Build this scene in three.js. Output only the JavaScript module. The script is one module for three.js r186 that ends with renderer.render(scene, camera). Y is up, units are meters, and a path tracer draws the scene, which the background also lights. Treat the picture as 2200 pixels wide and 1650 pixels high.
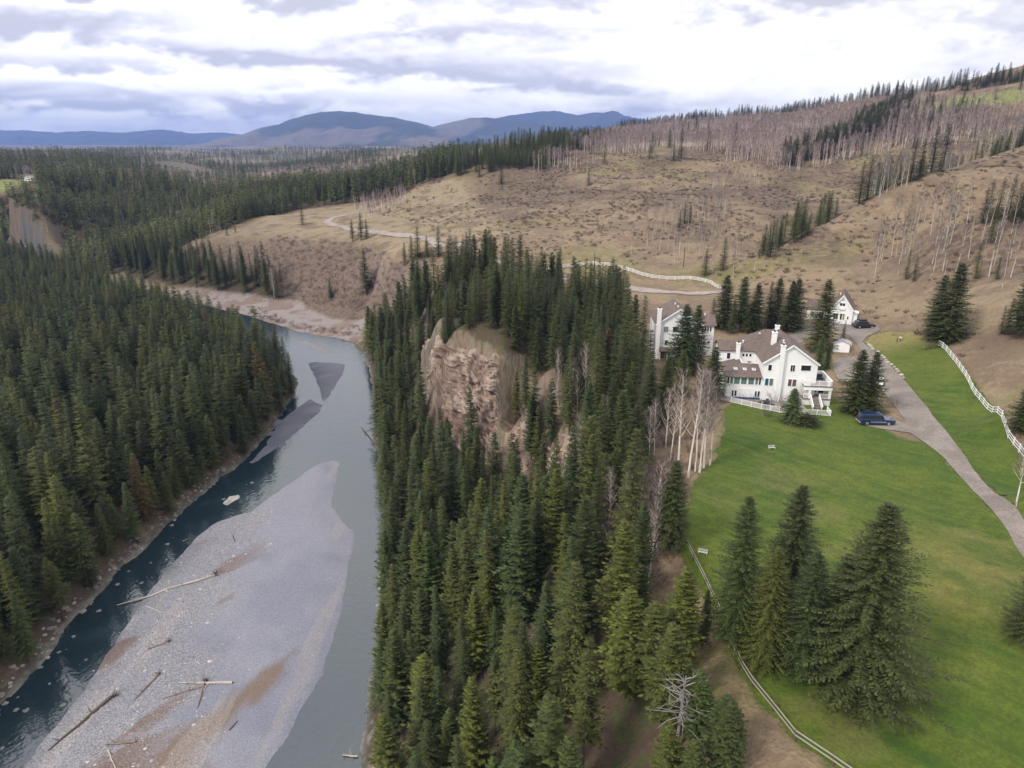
import * as THREE from 'three';
import { mergeGeometries } from 'three/addons/utils/BufferGeometryUtils.js';
import { RoundedBoxGeometry } from 'three/addons/geometries/RoundedBoxGeometry.js';

const scene = new THREE.Scene();
const renderer = new THREE.WebGLRenderer({ antialias: true });
renderer.toneMapping = THREE.LinearToneMapping;
renderer.toneMappingExposure = 1.75;
renderer.shadowMap.enabled = true;

// ---------------------------------------------------------------- camera: a drone 75 m above the river
const camera = new THREE.PerspectiveCamera(2 * Math.atan(825 / 1520) * 180 / Math.PI, 4 / 3, 1, 20000);
camera.position.set(0, 75, 0);
camera.rotation.set(-Math.atan(520 / 1520), 0, 0);

// ---------------------------------------------------------------- noise
function rng(seed) { let s = seed | 0; return () => { s = (s + 0x6d2b79f5) | 0; let t = Math.imul(s ^ (s >>> 15), 1 | s); t = (t + Math.imul(t ^ (t >>> 7), 61 | t)) ^ t; return ((t ^ (t >>> 14)) >>> 0) / 4294967296; }; }
const NT = new Float32Array(512 * 512); { const r = rng(7); for (let i = 0; i < NT.length; i++) NT[i] = r(); }
function vn(x, y) {            // value noise 0..1
  const xi = Math.floor(x), yi = Math.floor(y); let fx = x - xi, fy = y - yi;
  fx = fx * fx * (3 - 2 * fx); fy = fy * fy * (3 - 2 * fy);
  const a = (xi & 511), b = ((xi + 1) & 511), c = (yi & 511) << 9, d = ((yi + 1) & 511) << 9;
  const p = NT[a + c], q = NT[b + c], r = NT[a + d], s = NT[b + d];
  return p + (q - p) * fx + (r - p) * fy + (p - q - r + s) * fx * fy;
}
function fbm(x, y, o = 4) { let s = 0, a = 0.5, t = 0; for (let i = 0; i < o; i++) { s += a * vn(x, y); t += a; a *= 0.5; x = x * 2.03 + 17.7; y = y * 2.01 + 9.3; } return s / t; }
const clamp = (v, a = 0, b = 1) => v < a ? a : v > b ? b : v, mix = (a, b, t) => a + (b - a) * t;
const sstep = (a, b, v) => { const t = clamp((v - a) / (b - a)); return t * t * (3 - 2 * t); };
const mix3 = (a, b, t) => [a[0] + (b[0] - a[0]) * t, a[1] + (b[1] - a[1]) * t, a[2] + (b[2] - a[2]) * t];

// ---------------------------------------------------------------- sky: a broken overcast, brightest where the low sun hides behind it
const SUN_AZ = -125, SUN_EL = 43;     // degrees: to the side of the view direction, above the horizon
{
  const W = 4096, H = 2048, data = new Float32Array(W * H * 4);
  // cloud banks near the horizon: [azimuth, elevation, half width, half height, tilt, strength]; negative is a thin bright gap
  const banks = [
    [-33, 7.2, 12, 0.9, 0.02, 0.8], [-16, 5.4, 14, 0.8, -0.06, 0.9], [-28, 4.6, 9, 0.5, 0.0, 0.5], [-21, 9.6, 13, 0.9, 0.03, 0.9], [2, 4.6, 11, 1.1, -0.05, 0.75],
    [-20, 2.6, 16, 0.8, 0, 0.5], [-34, 2.4, 8, 0.6, 0, 0.4], [-4, 7.6, 8, 0.5, 0.05, 0.35], [22, 9.5, 10, 1.1, 0.12, 0.55], [8, 2.2, 6, 0.8, 0.1, 0.45], [34, 7.4, 9, 1.0, 0.15, 0.4],
    [-13, 7.9, 7, 0.5, 0.02, -0.7], [-27, 8.6, 9, 0.35, 0.02, -0.6], [-30, 3.8, 10, 0.45, 0.02, -0.7], [-17, 3.6, 6, 0.3, 0, -0.4], [16, 5.2, 5, 1.3, 0.5, -0.7], [27, 6.0, 5, 1.2, 0.3, -0.5], [4, 8.6, 8, 0.5, 0.02, -0.3],
  ];
  const sunD = new THREE.Vector3(Math.sin(SUN_AZ * Math.PI / 180) * Math.cos(SUN_EL * Math.PI / 180), Math.sin(SUN_EL * Math.PI / 180), -Math.cos(SUN_AZ * Math.PI / 180) * Math.cos(SUN_EL * Math.PI / 180));
  const skyAt = (a, el, fine4) => {
    const sy = Math.sin(el), cy = Math.cos(el), elD = el * 180 / Math.PI, dx = Math.cos(a) * cy, dz = Math.sin(a) * cy, azD = Math.atan2(dx, -dz) * 180 / Math.PI;
    const k = 1 / (Math.max(sy, 0) + 0.09), px = dx * k, pz = dz * k;
    const wx = fbm(px * 0.6 + 40, pz * 0.6 + 11, 3) - 0.5, wz = fbm(px * 0.6 + 5, pz * 0.6 + 71, 3) - 0.5;
    const dens = fbm(px * 0.75 + wx * 1.6 + 3, pz * 0.75 + wz * 1.6 + 8, 5) - 0.5, puff = fbm(azD * 0.26 + 60 + wx * 3, elD * 0.85 + 4 + wz * 3, 6) - 0.5, fine = fbm(azD * 1.1 + 9, elD * 2.5 + 30, 5) - 0.5;
    let bank = 0;
    for (const b of banks) {
      const u = azD - b[0]; if (Math.abs(u) > b[2] * 2.2) continue;
      bank += b[5] * sstep(1.3, 0.3, Math.hypot(u / b[2] + fine * 0.8, (elD - b[1] - b[4] * u + puff * 2.2 + fine * 0.9) / b[3]));
    }
    const veil = Math.exp(-(((azD - 24) / 18) ** 2) - (((elD - 7) / 8) ** 2)), raw = 0.26 - 0.1 * veil + dens * 0.8 + puff * 0.7 + fine * 0.35 + bank * 0.55, grey = sstep(-0.15, 1.1, raw);
    const cs = dx * sunD.x + sy * sunD.y + dz * sunD.z, glow = Math.pow(Math.max(0, cs), 5);
    const L = mix(0.88, 0.33, grey) + glow * 0.12, c = mix3([1.0, 0.985, 0.955], [0.92, 0.93, 1.08], sstep(0.1, 0.75, grey));
    return [L * c[0] * (1 + 0.015 * veil), L * c[1], L * c[2] * (1 - 0.07 * veil)];
  };
  const cw = 512, ch = 256, coarse = []; for (let j = 0; j < ch; j++) for (let i = 0; i < cw; i++) coarse.push(skyAt(((i + 0.5) / cw - 0.5) * 2 * Math.PI, ((j + 0.5) / ch - 0.5) * Math.PI));
  for (let j = 0; j < H; j++) for (let i = 0; i < W; i++) {
    const a = ((i + 0.5) / W - 0.5) * 2 * Math.PI, el = ((j + 0.5) / H - 0.5) * Math.PI, o = (j * W + i) * 4, az = Math.atan2(Math.cos(a), -Math.sin(a)); let c;
    if (Math.abs(az) < 0.95 && el > -0.01 && el < 0.3) c = skyAt(a, el);
    else { const u = (i + 0.5) / W * cw - 0.5, v = clamp((j + 0.5) / H * ch - 0.5, 0, ch - 1.001), i0 = Math.floor(u), j0 = Math.floor(v), fu = u - i0, fv = v - j0, A = (q, r) => coarse[r * cw + ((q + cw) % cw)]; c = mix3(mix3(A(i0, j0), A(i0 + 1, j0), fu), mix3(A(i0, j0 + 1), A(i0 + 1, j0 + 1), fu), fv); }
    data[o] = c[0]; data[o + 1] = c[1]; data[o + 2] = c[2]; data[o + 3] = 1;
  }
  const t = new THREE.DataTexture(data, W, H, THREE.RGBAFormat, THREE.FloatType);
  t.mapping = THREE.EquirectangularReflectionMapping; t.magFilter = THREE.LinearFilter; t.minFilter = THREE.LinearFilter; t.wrapS = THREE.RepeatWrapping; t.needsUpdate = true;
  scene.background = t; scene.environment = t;
  // ------------------------------------------------------------ the veiled sun
  const sun = new THREE.DirectionalLight(new THREE.Color().setRGB(1, 0.93, 0.83), 1.5);
  sun.position.copy(sunD).multiplyScalar(500); sun.position.z -= 120; sun.target.position.set(0, 0, -120);
  sun.castShadow = true; sun.shadow.radius = 20; sun.shadow.mapSize.set(4096, 4096);
  Object.assign(sun.shadow.camera, { left: -260, right: 260, top: 260, bottom: -260, near: 10, far: 1400 });
  sun.name = 'sun'; scene.add(sun, sun.target); sun.target.name = 'sun_target';
}
scene.fog = new THREE.FogExp2(new THREE.Color().setRGB(0.3, 0.46, 1.0), 0.00008);
// ---------------------------------------------------------------- terrain: surveyed points [x, z] with heights in metres above the river
const LEFT_EDGE = [[-69.1,-62.5], [-71.6,-72.7], [-71.8,-79.2], [-71.7,-85.1], [-72.2,-93.4], [-73.1,-99.2], [-72.3,-105.6], [-72.8,-112.8], [-71.4,-123.3], [-70.7,-136.6], [-68.9,-150], [-66.6,-158.9], [-66.4,-171.8], [-66.6,-188.4], [-68.1,-208], [-71.5,-224], [-79,-233], [-97,-253], [-124,-279], [-155,-306], [-205,-352], [-258,-401.7], [-295.5,-430.8], [-329,-454.9], [-398,-498.4]];
const RIGHT_EDGE = [[-18,-61.9], [-19.1,-69], [-20.6,-79.2], [-21,-86.5], [-22.6,-102.3], [-26.3,-125], [-30.2,-145.3], [-36.4,-171.8], [-41.8,-199.7], [-48.8,-231.6], [-55.7,-254.2], [-63.6,-270.5], [-71.7,-277.5], [-77.9,-279.7], [-89.6,-287.2], [-106,-301.7], [-124.3,-318.5], [-149,-337.1], [-172.7,-354.5], [-198.8,-373.5], [-226.9,-393.2], [-259.6,-418], [-287.5,-440.8], [-319.5,-467.9], [-358.8,-498.4], [-441.6,-555.8]];
const RIVER = [...LEFT_EDGE, ...RIGHT_EDGE.slice().reverse()];
const BAR_MAIN = [[-49,-158.5], [-45.1,-161.5], [-41.9,-160.4], [-40.1,-148.1], [-38.5,-138.1], [-34.5,-130.6], [-31.6,-127.2], [-30.4,-123.1], [-30.1,-117.9], [-29.1,-110.8], [-28,-100.9], [-27.5,-91.4], [-27.5,-84.9], [-28.5,-78.3], [-29.3,-73.9], [-30.2,-68.8], [-31,-61.7], [-63,-61.7], [-62.8,-69.2], [-62.9,-71.5], [-63,-76.1], [-62.6,-80.3], [-63.2,-87.2], [-63.7,-92.9], [-64.4,-99.3], [-64.9,-107], [-64.9,-110.8], [-64.4,-119.4], [-64.3,-124], [-62.8,-130.6], [-56.9,-135.2], [-55.1,-140.9], [-52.1,-149.3]];
const BAR_UPPER = [[-73.7,-242.1], [-72.4,-244.4], [-63.6,-243.2], [-58.9,-241], [-57.1,-227.7], [-56.8,-212.1], [-56.3,-201.5], [-58.7,-202.7], [-62,-213.9], [-66.8,-225.7]];
const BAR_MIDDLE = [[-62.6,-205.6], [-56.4,-199.9], [-56.2,-192.9], [-57.7,-182.5], [-60.4,-168.5], [-63.1,-158.4], [-65.6,-157.4], [-64.8,-168.5], [-66.5,-186.3], [-64.8,-195.5]];
const BAR_THIN = [[-90.5,-275.9], [-78.7,-270.3], [-65.5,-254], [-69.6,-255.3], [-80.7,-265.6]];
const BAR_SMALL = [[-64.5,-137.3], [-63.5,-141.6], [-60.7,-143.4], [-60.1,-140.3], [-61.9,-137.3]];
const BARS = [[BAR_MAIN, 0.55, 7], [BAR_UPPER, 0.3, 4], [BAR_MIDDLE, 0.35, 4], [BAR_THIN, 0.12, 2], [BAR_SMALL, 0.12, 1.5]];
// signed distance to a polygon, negative inside
function sdPoly(P, x, z) {
  let d = 1e18, inside = false;
  for (let i = 0, j = P.length - 1; i < P.length; j = i++) {
    const ax = P[j][0], az = P[j][1], bx = P[i][0], bz = P[i][1], ex = bx - ax, ez = bz - az, wx = x - ax, wz = z - az;
    let t = (wx * ex + wz * ez) / (ex * ex + ez * ez); t = t < 0 ? 0 : t > 1 ? 1 : t;
    const qx = wx - ex * t, qz = wz - ez * t, q = qx * qx + qz * qz; if (q < d) d = q;
    if ((az > z) !== (bz > z) && x < ax + (z - az) / (bz - az) * ex) inside = !inside;
  }
  return inside ? -Math.sqrt(d) : Math.sqrt(d);
}
function resample(P, step) { const o = []; for (let i = 0; i + 1 < P.length; i++) { const a = P[i], b = P[i + 1], n = Math.max(1, Math.round(Math.hypot(b[0] - a[0], b[1] - a[1]) / step)); for (let k = 0; k < n; k++) o.push(a.map((v, q) => mix(v, b[q], k / n))); } o.push(P[P.length - 1]); return o; }
function offsetLine(P, d) { return P.map((p, i) => { const a = P[Math.max(0, i - 1)], b = P[Math.min(P.length - 1, i + 1)], l = Math.hypot(b[0] - a[0], b[1] - a[1]) || 1; return [p[0] - (b[1] - a[1]) / l * d, p[1] + (b[0] - a[0]) / l * d]; }); }
const CP = [];                                                                    // [x, height, z]
const put = (P, h) => { for (const p of P) CP.push([p[0], h, p[1]]); };
{
  const L = resample(LEFT_EDGE, 14), R = resample(RIGHT_EDGE, 12);
  put(L, 0.1); put(R, 0.1);
  put(offsetLine(L, -2.5), 2.0); put(offsetLine(L, -14), 3.4); put(resample(offsetLine(LEFT_EDGE.slice(2, 17), -45), 25), 6);
  put(offsetLine(R.filter((p) => p[1] > -262), 3), 1.8); put(offsetLine(R.filter((p) => p[1] > -200 && p[1] < -60), 8), 4.5);
}
// terrace above the cliff: its rim, then its flat top
const RIM = [[21.9,30,-36.4], [17.7,29.5,-49.1], [17.1,29,-60.5], [14.3,29.5,-69.3], [12.9,30,-83.2], [12,30,-97.8], [10.9,30.5,-115], [5.5,30.5,-132.9], [-1.9,31,-140.3], [-9.6,31,-147.7], [-14.7,31,-151], [-19.3,31,-179], [-23.3,31,-222.1], [-28.2,31,-261.6], [-39.3,30.5,-278.8]];
CP.push(...resample(RIM, 9));
// the foot of the rock face
CP.push(...resample([[-1.4,13,-128.1], [-8.8,12.5,-136.3], [-15.2,12,-146.9], [-19.6,13,-161.9], [-24.1,15,-185.3]], 7));
CP.push(...resample([[10.9,20,-101.7], [7.6,19,-115.7], [1,20,-138.1]], 9), [12.4,20,-91.7], [6.5,12,-109.7], [0,9,-125.8], [-42.3,8,-272.6], [-50,14,-288.3], [-33.4,22,-250.5]);

CP.push([45.3,31,-114.9], [37.2,31,-114.9], [54.2,31,-114.9], [60,31,-108.4], [68.5,31.4,-126.1], [57.8,31.5,-78], [62.8,31.3,-98.3], [31.5,30.6,-69], [22.9,30.4,-64.9], [26.5,30.8,-91.3], [39.1,31,-42.6], [29,30.6,-43], [21.5,30.4,-42.3], [37.4,31,-60], [43.5,31,-92.4], [62.9,31.5,-140.6], [63.3,32,-170.1], [78.8,33,-163.9], [85.5,33,-163.9], [73.8,33,-170.9], [35.9,31,-165], [26.2,31,-195.4], [15.2,31,-229.9], [45.4,31.6,-228.3], [58.3,32,-203.2], [0,31,-208], [-12.1,31,-179], [5.6,31,-165], [15.3,31,-149.1], [21.3,31,-122]);
CP.push([85.6,34.5,-139], [89,35,-141.7], [81,34,-116.1], [71.3,33,-89.7], [85.7,33.5,-151.6], [49.7,32.5,-58], [46.8,32,-46.4], [69.2,38,-77.7], [85.5,36.5,-118.9], [78.6,37.5,-101.9], [97.1,42,-130.6], [99.2,41,-151], [100.6,37.5,-177.2], [106,38,-200.3], [94.6,36,-203.8], [81.5,34.5,-204.4], [74.3,33.5,-224.7]);
CP.push([0,33,-263.1], [-20.6,33,-317.3], [24.8,32,-250.8], [62.3,33,-235.8]);
CP.push(...resample([[88.6,35,-141.7], [86.3,34.9,-133.7], [83.2,34.6,-124.5], [79.7,34.2,-114.6], [76.7,33.8,-105.5], [73.6,33.4,-96.8], [71.5,33,-90], [68.7,32.7,-80.7]], 7));
CP.push(...resample([[78.7,32.7,-151.4], [77.5,32.6,-143], [74.9,32.2,-128.7], [71.5,31.9,-114.3], [66.7,31.8,-96.9], [63,31.8,-83.4], [58.5,31.8,-66.3]], 7), ...resample([[63.3,31.2,-104], [63.3,31.3,-99.9], [62.9,31.4,-93.8], [60.4,31.5,-82.2], [57,31.5,-69.5], [51.5,31.6,-52.4]], 7));
// hillside, by distance
CP.push([128.8,53.4,-180.7], [118.4,47.5,-149.1], [134.7,57.4,-200.1], [118.4,48.2,-202.2], [184.5,59.9,-264.4], [123.7,46.5,-238.6], [148,52.4,-256.5], [116.8,39.8,-222.6], [96.2,39.3,-225.6]);
CP.push(...resample([[75.5,37.6,-225], [82.4,38.9,-232.8], [105.3,45.9,-254.3], [135,53.7,-278.1], [177.6,62.9,-312.9], [246.1,76.1,-359.7], [333.6,93.2,-418.4]], 22));
CP.push(...resample([[93.1,34.1,-262.9], [121.3,37.9,-291.7], [155,45.5,-317.5], [201.3,55.3,-352.6], [278.6,70,-405.2], [376.3,90.1,-470.2]], 22));
CP.push([157.9,48.9,-413.8], [141.4,53.6,-447.1], [123.7,58.3,-491], [110.5,65.6,-588.6], [89.5,72,-717.7], [42.4,49.6,-445.8], [13.2,46.4,-413], [0,39.1,-336.5], [19.7,38.6,-304.6], [51,41.2,-316.1], [76,45.2,-338.6], [80.5,38.6,-275], [35.5,35.5,-271.9], [102,43.2,-316.7], [134.2,42.2,-348.1], [97.4,48.5,-382], [66.7,47.1,-402.6]);
CP.push([216.4,67.1,-494], [263.2,76.6,-529], [284.2,81.9,-509.7], [347.4,90.8,-512.7], [368.4,103.9,-601.8], [448.7,127.9,-673.4], [408.6,125.3,-746.5], [368.4,113.8,-858.8], [343.8,109.3,-1015.8], [302.6,107.9,-1226.7], [230.3,101.1,-1488.6], [513.2,144.1,-657.8], [631.6,174,-668]);
CP.push([651.3,125.4,-968.5], [552.6,112.3,-1281.1], [447.4,96.2,-1804], [345.4,92,-2225.3], [1085.5,153.7,-1189.5], [253.3,81.5,-742.1], [210.5,82.5,-848.1], [177.6,80.6,-953.1], [83.9,77.6,-899.3], [23.7,72.8,-760.2], [246.7,57.1,-258.1], [147.4,31.9,-133.2], [73.7,22.9,-56.2]);
// spur with the tree edge, the meadow with the bend of the road, the bank below it
CP.push([-65.8,47.9,-519.2], [-44.2,52.6,-499.6], [-15.5,54.5,-489.7], [-36.8,61.1,-587.1], [0,72.2,-675.5], [-26.3,38.9,-410.4], [-52.6,33.9,-408.7], [-59.2,40,-463.6], [-82.2,38.6,-516], [-83.5,35.5,-483.2], [-105.3,33,-514.1], [-106.9,38.2,-674.4], [-69.1,46.7,-730.1]);
CP.push([-108.7,30,-421.2], [-102,31,-466.9], [-141.4,29,-457.6], [-73.2,30,-376.4], [-48.7,31,-340.7], [-146.5,27.5,-419.7], [-178.3,27,-477.5], [-89,28,-380.9], [-102.9,27,-377.3], [-117.3,26.5,-393.1], [-137.9,25,-393], [-157,23,-389.1], [-174.1,20,-392.6], [-198.8,14,-410.7]);
CP.push([-70.9,2.2,-296.2], [-100.6,2.6,-326.5], [-137,2.6,-342.2], [-166.9,2.6,-358.2], [-198.8,2.6,-374.3], [-91.1,13,-335.6], [-116.8,12,-353.8], [-74.3,14,-330.2], [-59.2,24,-322.1], [-144.6,10,-365], [-177.6,9,-384.9], [-87.7,5.5,-328.5], [-110.2,5.5,-345], [-64.4,7,-321.4]);
CP.push([-202.9,27,-587.3], [-118.2,34,-618.8], [-233.8,28,-922.8], [-198.7,37,-652.2], [-233.5,30,-679.2], [-246.1,36,-975], [-243.8,20,-583.7], [-267.4,7,-513.7], [-264.8,4,-448.5], [-294.8,6,-474.9], [-267.2,16,-552.2]);
// beyond the bend: scree, plateau and the far valley
CP.push([-344.1,38,-489.9], [-324.5,33,-477.4], [-309.5,25,-468], [-296.4,13,-457.3], [-302.9,13,-446.7], [-339.5,17,-485.2], [-392.8,42,-578.5], [-433.2,42,-578.5], [-418.2,40,-504.8], [-359.9,32,-569.4], [-391.1,38,-648.6], [-325.3,22,-562.4], [-471.1,36,-932.6], [-645.4,34,-1467.1], [-333.8,25,-876.5], [-398.7,32,-1266.2], [-233.6,33,-1236.7], [-594.5,30,-2372.3], [-1278.2,32,-2266.8], [-134.8,38,-2153.6], [-1884,34,-3012.7], [-456.1,34,-3649.9], [-1190.8,36,-1458.2], [-1784.3,34,-4080.9]);
// land on the near side of the left bank and behind the camera
for (const [x, h, z] of [[-110, 7, -60], [-110, 7, -130], [-120, 7, -200], [-150, 6, -280], [-200, 6, -330], [-180, 9, -120], [-200, 8, -220], [-260, 8, -380], [-280, 12, -200], [-300, 18, -60], [-400, 14, -300], [-380, 8, -420], [60, 31, -20], [120, 36, -30], [-20, 2, -40], [10, 24, -35], [-60, -0.5, -30], [200, 55, -60], [320, 85, -200], [-520, 40, -480], [-700, 40, -300], [-500, 30, -60], [450, 110, -420], [520, 125, -100], [-1500, 36, -1500], [-2500, 36, -3200], [2200, 40, -3200], [1500, 60, -2400], [0, 34, -5000], [-5000, 34, -7000], [5000, 34, -7000], [0, 34, -9500], [900, 110, -900], [900, 120, -300], [-4000, 36, -1500], [4000, 100, -1500]]) CP.push([x, h, z]);
// linear radial interpolation through the points
const RBF = (() => {
  const P = CP.filter((p, i) => !CP.slice(0, i).some((q) => Math.hypot(q[0] - p[0], q[2] - p[2]) < 2.0)), n = P.length, N = n + 1, A = new Float64Array(N * N), b = new Float64Array(N);
  for (let i = 0; i < n; i++) { b[i] = P[i][1]; for (let j = 0; j < n; j++) A[i * N + j] = Math.sqrt((P[i][0] - P[j][0]) ** 2 + (P[i][2] - P[j][2]) ** 2 + 4); A[i * N + n] = A[n * N + i] = 1; }
  for (let c = 0; c < N; c++) {
    let p = c; for (let r = c + 1; r < N; r++) if (Math.abs(A[r * N + c]) > Math.abs(A[p * N + c])) p = r;
    if (p !== c) { for (let k = c; k < N; k++) { const t = A[c * N + k]; A[c * N + k] = A[p * N + k]; A[p * N + k] = t; } const t = b[c]; b[c] = b[p]; b[p] = t; }
    for (let r = c + 1; r < N; r++) { const f = A[r * N + c] / A[c * N + c]; if (f) { for (let k = c; k < N; k++) A[r * N + k] -= f * A[c * N + k]; b[r] -= f * b[c]; } }
  }
  for (let c = N - 1; c >= 0; c--) { for (let k = c + 1; k < N; k++) b[c] -= A[c * N + k] * b[k]; b[c] /= A[c * N + c]; }
  const X = Float64Array.from(P, (p) => p[0]), Z = Float64Array.from(P, (p) => p[2]);
  return (x, z) => { let s = b[n]; for (let i = 0; i < n; i++) { const dx = x - X[i], dz = z - Z[i]; s += b[i] * Math.sqrt(dx * dx + dz * dz + 4); } return s; };
})();
const LAWN = [[19,-71.5], [22.3,-79.5], [24.8,-87], [28.8,-92.4], [34.2,-104.5], [37,-114.9], [42.7,-122], [58,-122], [59.8,-114.9], [60.5,-102.1], [63.2,-99.7], [62.7,-93.5], [60.3,-81.9], [57.3,-69.5], [54.1,-55.8], [41.5,-36.3], [25.3,-36.8], [24.5,-41], [22.1,-43.9], [20.7,-48.8], [20.5,-54], [20.8,-59.6], [20.3,-64.2]];
const VERGE = [[78.3,-151], [77.5,-143], [74.9,-128.7], [71.5,-114.3], [66.7,-96.9], [63,-83.4], [58.5,-66.3], [57.4,-55.2], [65.4,-66.2], [70.3,-88.2], [80.3,-113.7], [88,-139.6], [89.1,-152.6], [86,-158.5], [82.2,-156.6]];
const PADS = [[[34.3,-111.6], [48.1,-158.7], [69.8,-172.1], [70.7,-147.4], [69.5,-121.2], [59.5,-104.5], [44.6,-104.5]], [[26.7,-132.9], [35.6,-179], [55.6,-179], [42.4,-132.9]], [[60.9,-151.2], [74.6,-183.7], [92.5,-178.9], [85.6,-155.4], [75.7,-147.6]]];
const padAt = (x, z) => Math.min(sdPoly(LAWN, x, z), sdPoly(VERGE, x, z) - 2, ...PADS.map((P) => sdPoly(P, x, z)));
const ROCKFACE = [[-3.6,-138.3], [-9.6,-146.8], [-15.5,-146.6], [-25,-185.3], [-21,-165.5], [-15.9,-147.6], [-9,-137.7], [-2.9,-131.2]];
const SOILBANK = [[-1.7,-116.3], [6.6,-98.4], [11.2,-78.3], [14.5,-68.4], [13.1,-90.3], [11.3,-114.5], [5.4,-130.1], [-1,-135.3]];
function relief(x, z) {                                                            // everything on the ground that is smaller than the survey
  let h = RBF(x, z);
  const d = Math.hypot(x, z), flat = Math.min(1, Math.max(0, (padAt(x, z) - 1) / 12)), land = sstep(0.4, 6, h);
  const inside = sdPoly(RIVER, x, z);
  h += land * flat * ((fbm(x * 0.05 + 3, z * 0.05, 4) - 0.5) * 2.4 * sstep(30, 90, d) + (fbm(x * 0.23, z * 0.23 + 9, 3) - 0.5) * 0.9);
  if (d > 260) h += land * sstep(260, 700, d) * (fbm(x * 0.012 + 7, z * 0.012, 4) - 0.5) * 14 * sstep(0, 60, sdPoly(RIM_AREA, x, z));
  if (h > 38 && d < 1800) { const w = fbm(x * 0.01 + 4, z * 0.01, 2) * 30, r = Math.abs(vn((x * 0.55 - z * 0.83 + w) * 0.021, (x * 0.83 + z * 0.55) * 0.006 + 50) - 0.5) * 2; h += (r * 7 - 2.5 + (fbm(x * 0.045, z * 0.045, 3) - 0.5) * 4) * sstep(38, 52, h) * (d > 260 ? 1 : 0.45); }       // gullies on the hill
  if (d > 560 && x < 40) h += (fbm(x * 0.0034 + 11, z * 0.0034, 3) - 0.47) * 60 * sstep(560, 1300, d) * sstep(40, -120, x) * sstep(9000, 3000, d);
  if (d < 260 && x > -60 && x < 40) { const rk = sstep(5, -1, sdPoly(ROCKFACE, x, z)), so = sstep(4, -2, sdPoly(SOILBANK, x, z)), rd = 1 - Math.abs(fbm(x * 0.16 + 3, z * 0.16, 3) - 0.5) * 4, r2 = 1 - Math.abs(fbm(x * 0.45, z * 0.45 + 8, 2) - 0.5) * 4; h += rk * (rd * 3.2 + r2 * 1.5 - 2.6) + so * (rd * 1.6 + r2 * 0.8 - 1.2); }
  if (inside < 6) {
    const w = inside + (fbm(x * 0.35, z * 0.35, 3) - 0.5) * 2.2;                     // ragged water line
    let bed = -0.15 - 0.5 * sstep(0, 4, -w) - 0.6 * sstep(3, 12, -w) + (fbm(x * 0.4 + 20, z * 0.4, 3) - 0.5) * 0.3;
    if (w > 0) bed = Math.min(h, 0.05 + w * 0.7);
    h = bed;
  }
  for (const [P, top, run] of BARS) {
    const s = sdPoly(P, x, z); if (s > 3) continue;
    const w = s + (fbm(x * 0.5 + 5, z * 0.5, 3) - 0.5) * 1.2, up = -0.12 + (top + 0.12) * sstep(-0.4, run, -w) + (fbm(x * 0.12, z * 0.12 + 40, 3) - 0.5) * 0.5 * sstep(1, 6, -w);
    h = Math.max(h, w < 0 ? up : up - w * 0.25);
  }
  return h;
}
const RIM_AREA = [[21.9,-36.4], [13.7,-94.5], [-14.7,-151], [-28.2,-261.6], [-108.7,-421.2], [-147.3,-477.5], [-98.6,-513.9], [-22.8,-351.3], [36,-275.3], [78.3,-221.1], [90.3,-140.7], [68.7,-75.3], [41,-35.6]];
// rectilinear grid, fine over the river and the terrace, coarser outwards
function lines(parts) { const o = []; for (const [a, b, s, g] of parts) { let x = a, st = s; while (x < b - st * 0.4) { o.push(x); x += st; if (g) st *= g; } } o.push(parts[parts.length - 1][1]); return o; }
const GX = [...lines([[140, 520, 4, 1.018], [520, 13000, 14, 1.1]]).reverse().map((v) => -v).slice(0, -1), ...lines([[-140, -105, 2.5], [-105, -16, 0.75], [-16, 100, 1.05], [100, 140, 2], [140, 520, 3.6, 1.018], [520, 13000, 14, 1.1]])];
const GZ = [...lines([[-30, 40, 5], [40, 60, 1.6], [60, 190, 0.8], [190, 340, 1.2], [340, 560, 2.6], [560, 1100, 4.5, 1.012], [1100, 15000, 12, 1.08]])].map((v) => -v);
const NX = GX.length, NZ = GZ.length, GH = new Float32Array(NX * NZ);
for (let j = 0; j < NZ; j++) for (let i = 0; i < NX; i++) GH[j * NX + i] = relief(GX[i], GZ[j]);
const findX = (x) => { let a = 0, b = NX - 1; while (b - a > 1) { const m = (a + b) >> 1; if (GX[m] <= x) a = m; else b = m; } return a; };
const findZ = (z) => { let a = 0, b = NZ - 1; while (b - a > 1) { const m = (a + b) >> 1; if (GZ[m] >= z) a = m; else b = m; } return a; };
function groundAt(x, z) { const i = findX(x), j = findZ(z), u = clamp((x - GX[i]) / (GX[i + 1] - GX[i])), v = clamp((z - GZ[j]) / (GZ[j + 1] - GZ[j])), o = j * NX + i; return mix(mix(GH[o], GH[o + 1], u), mix(GH[o + NX], GH[o + NX + 1], u), v); }
function slopeAt(x, z) { const e = 1.5; return Math.hypot(groundAt(x + e, z) - groundAt(x - e, z), groundAt(x, z + e) - groundAt(x, z - e)) / (2 * e); }

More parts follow.
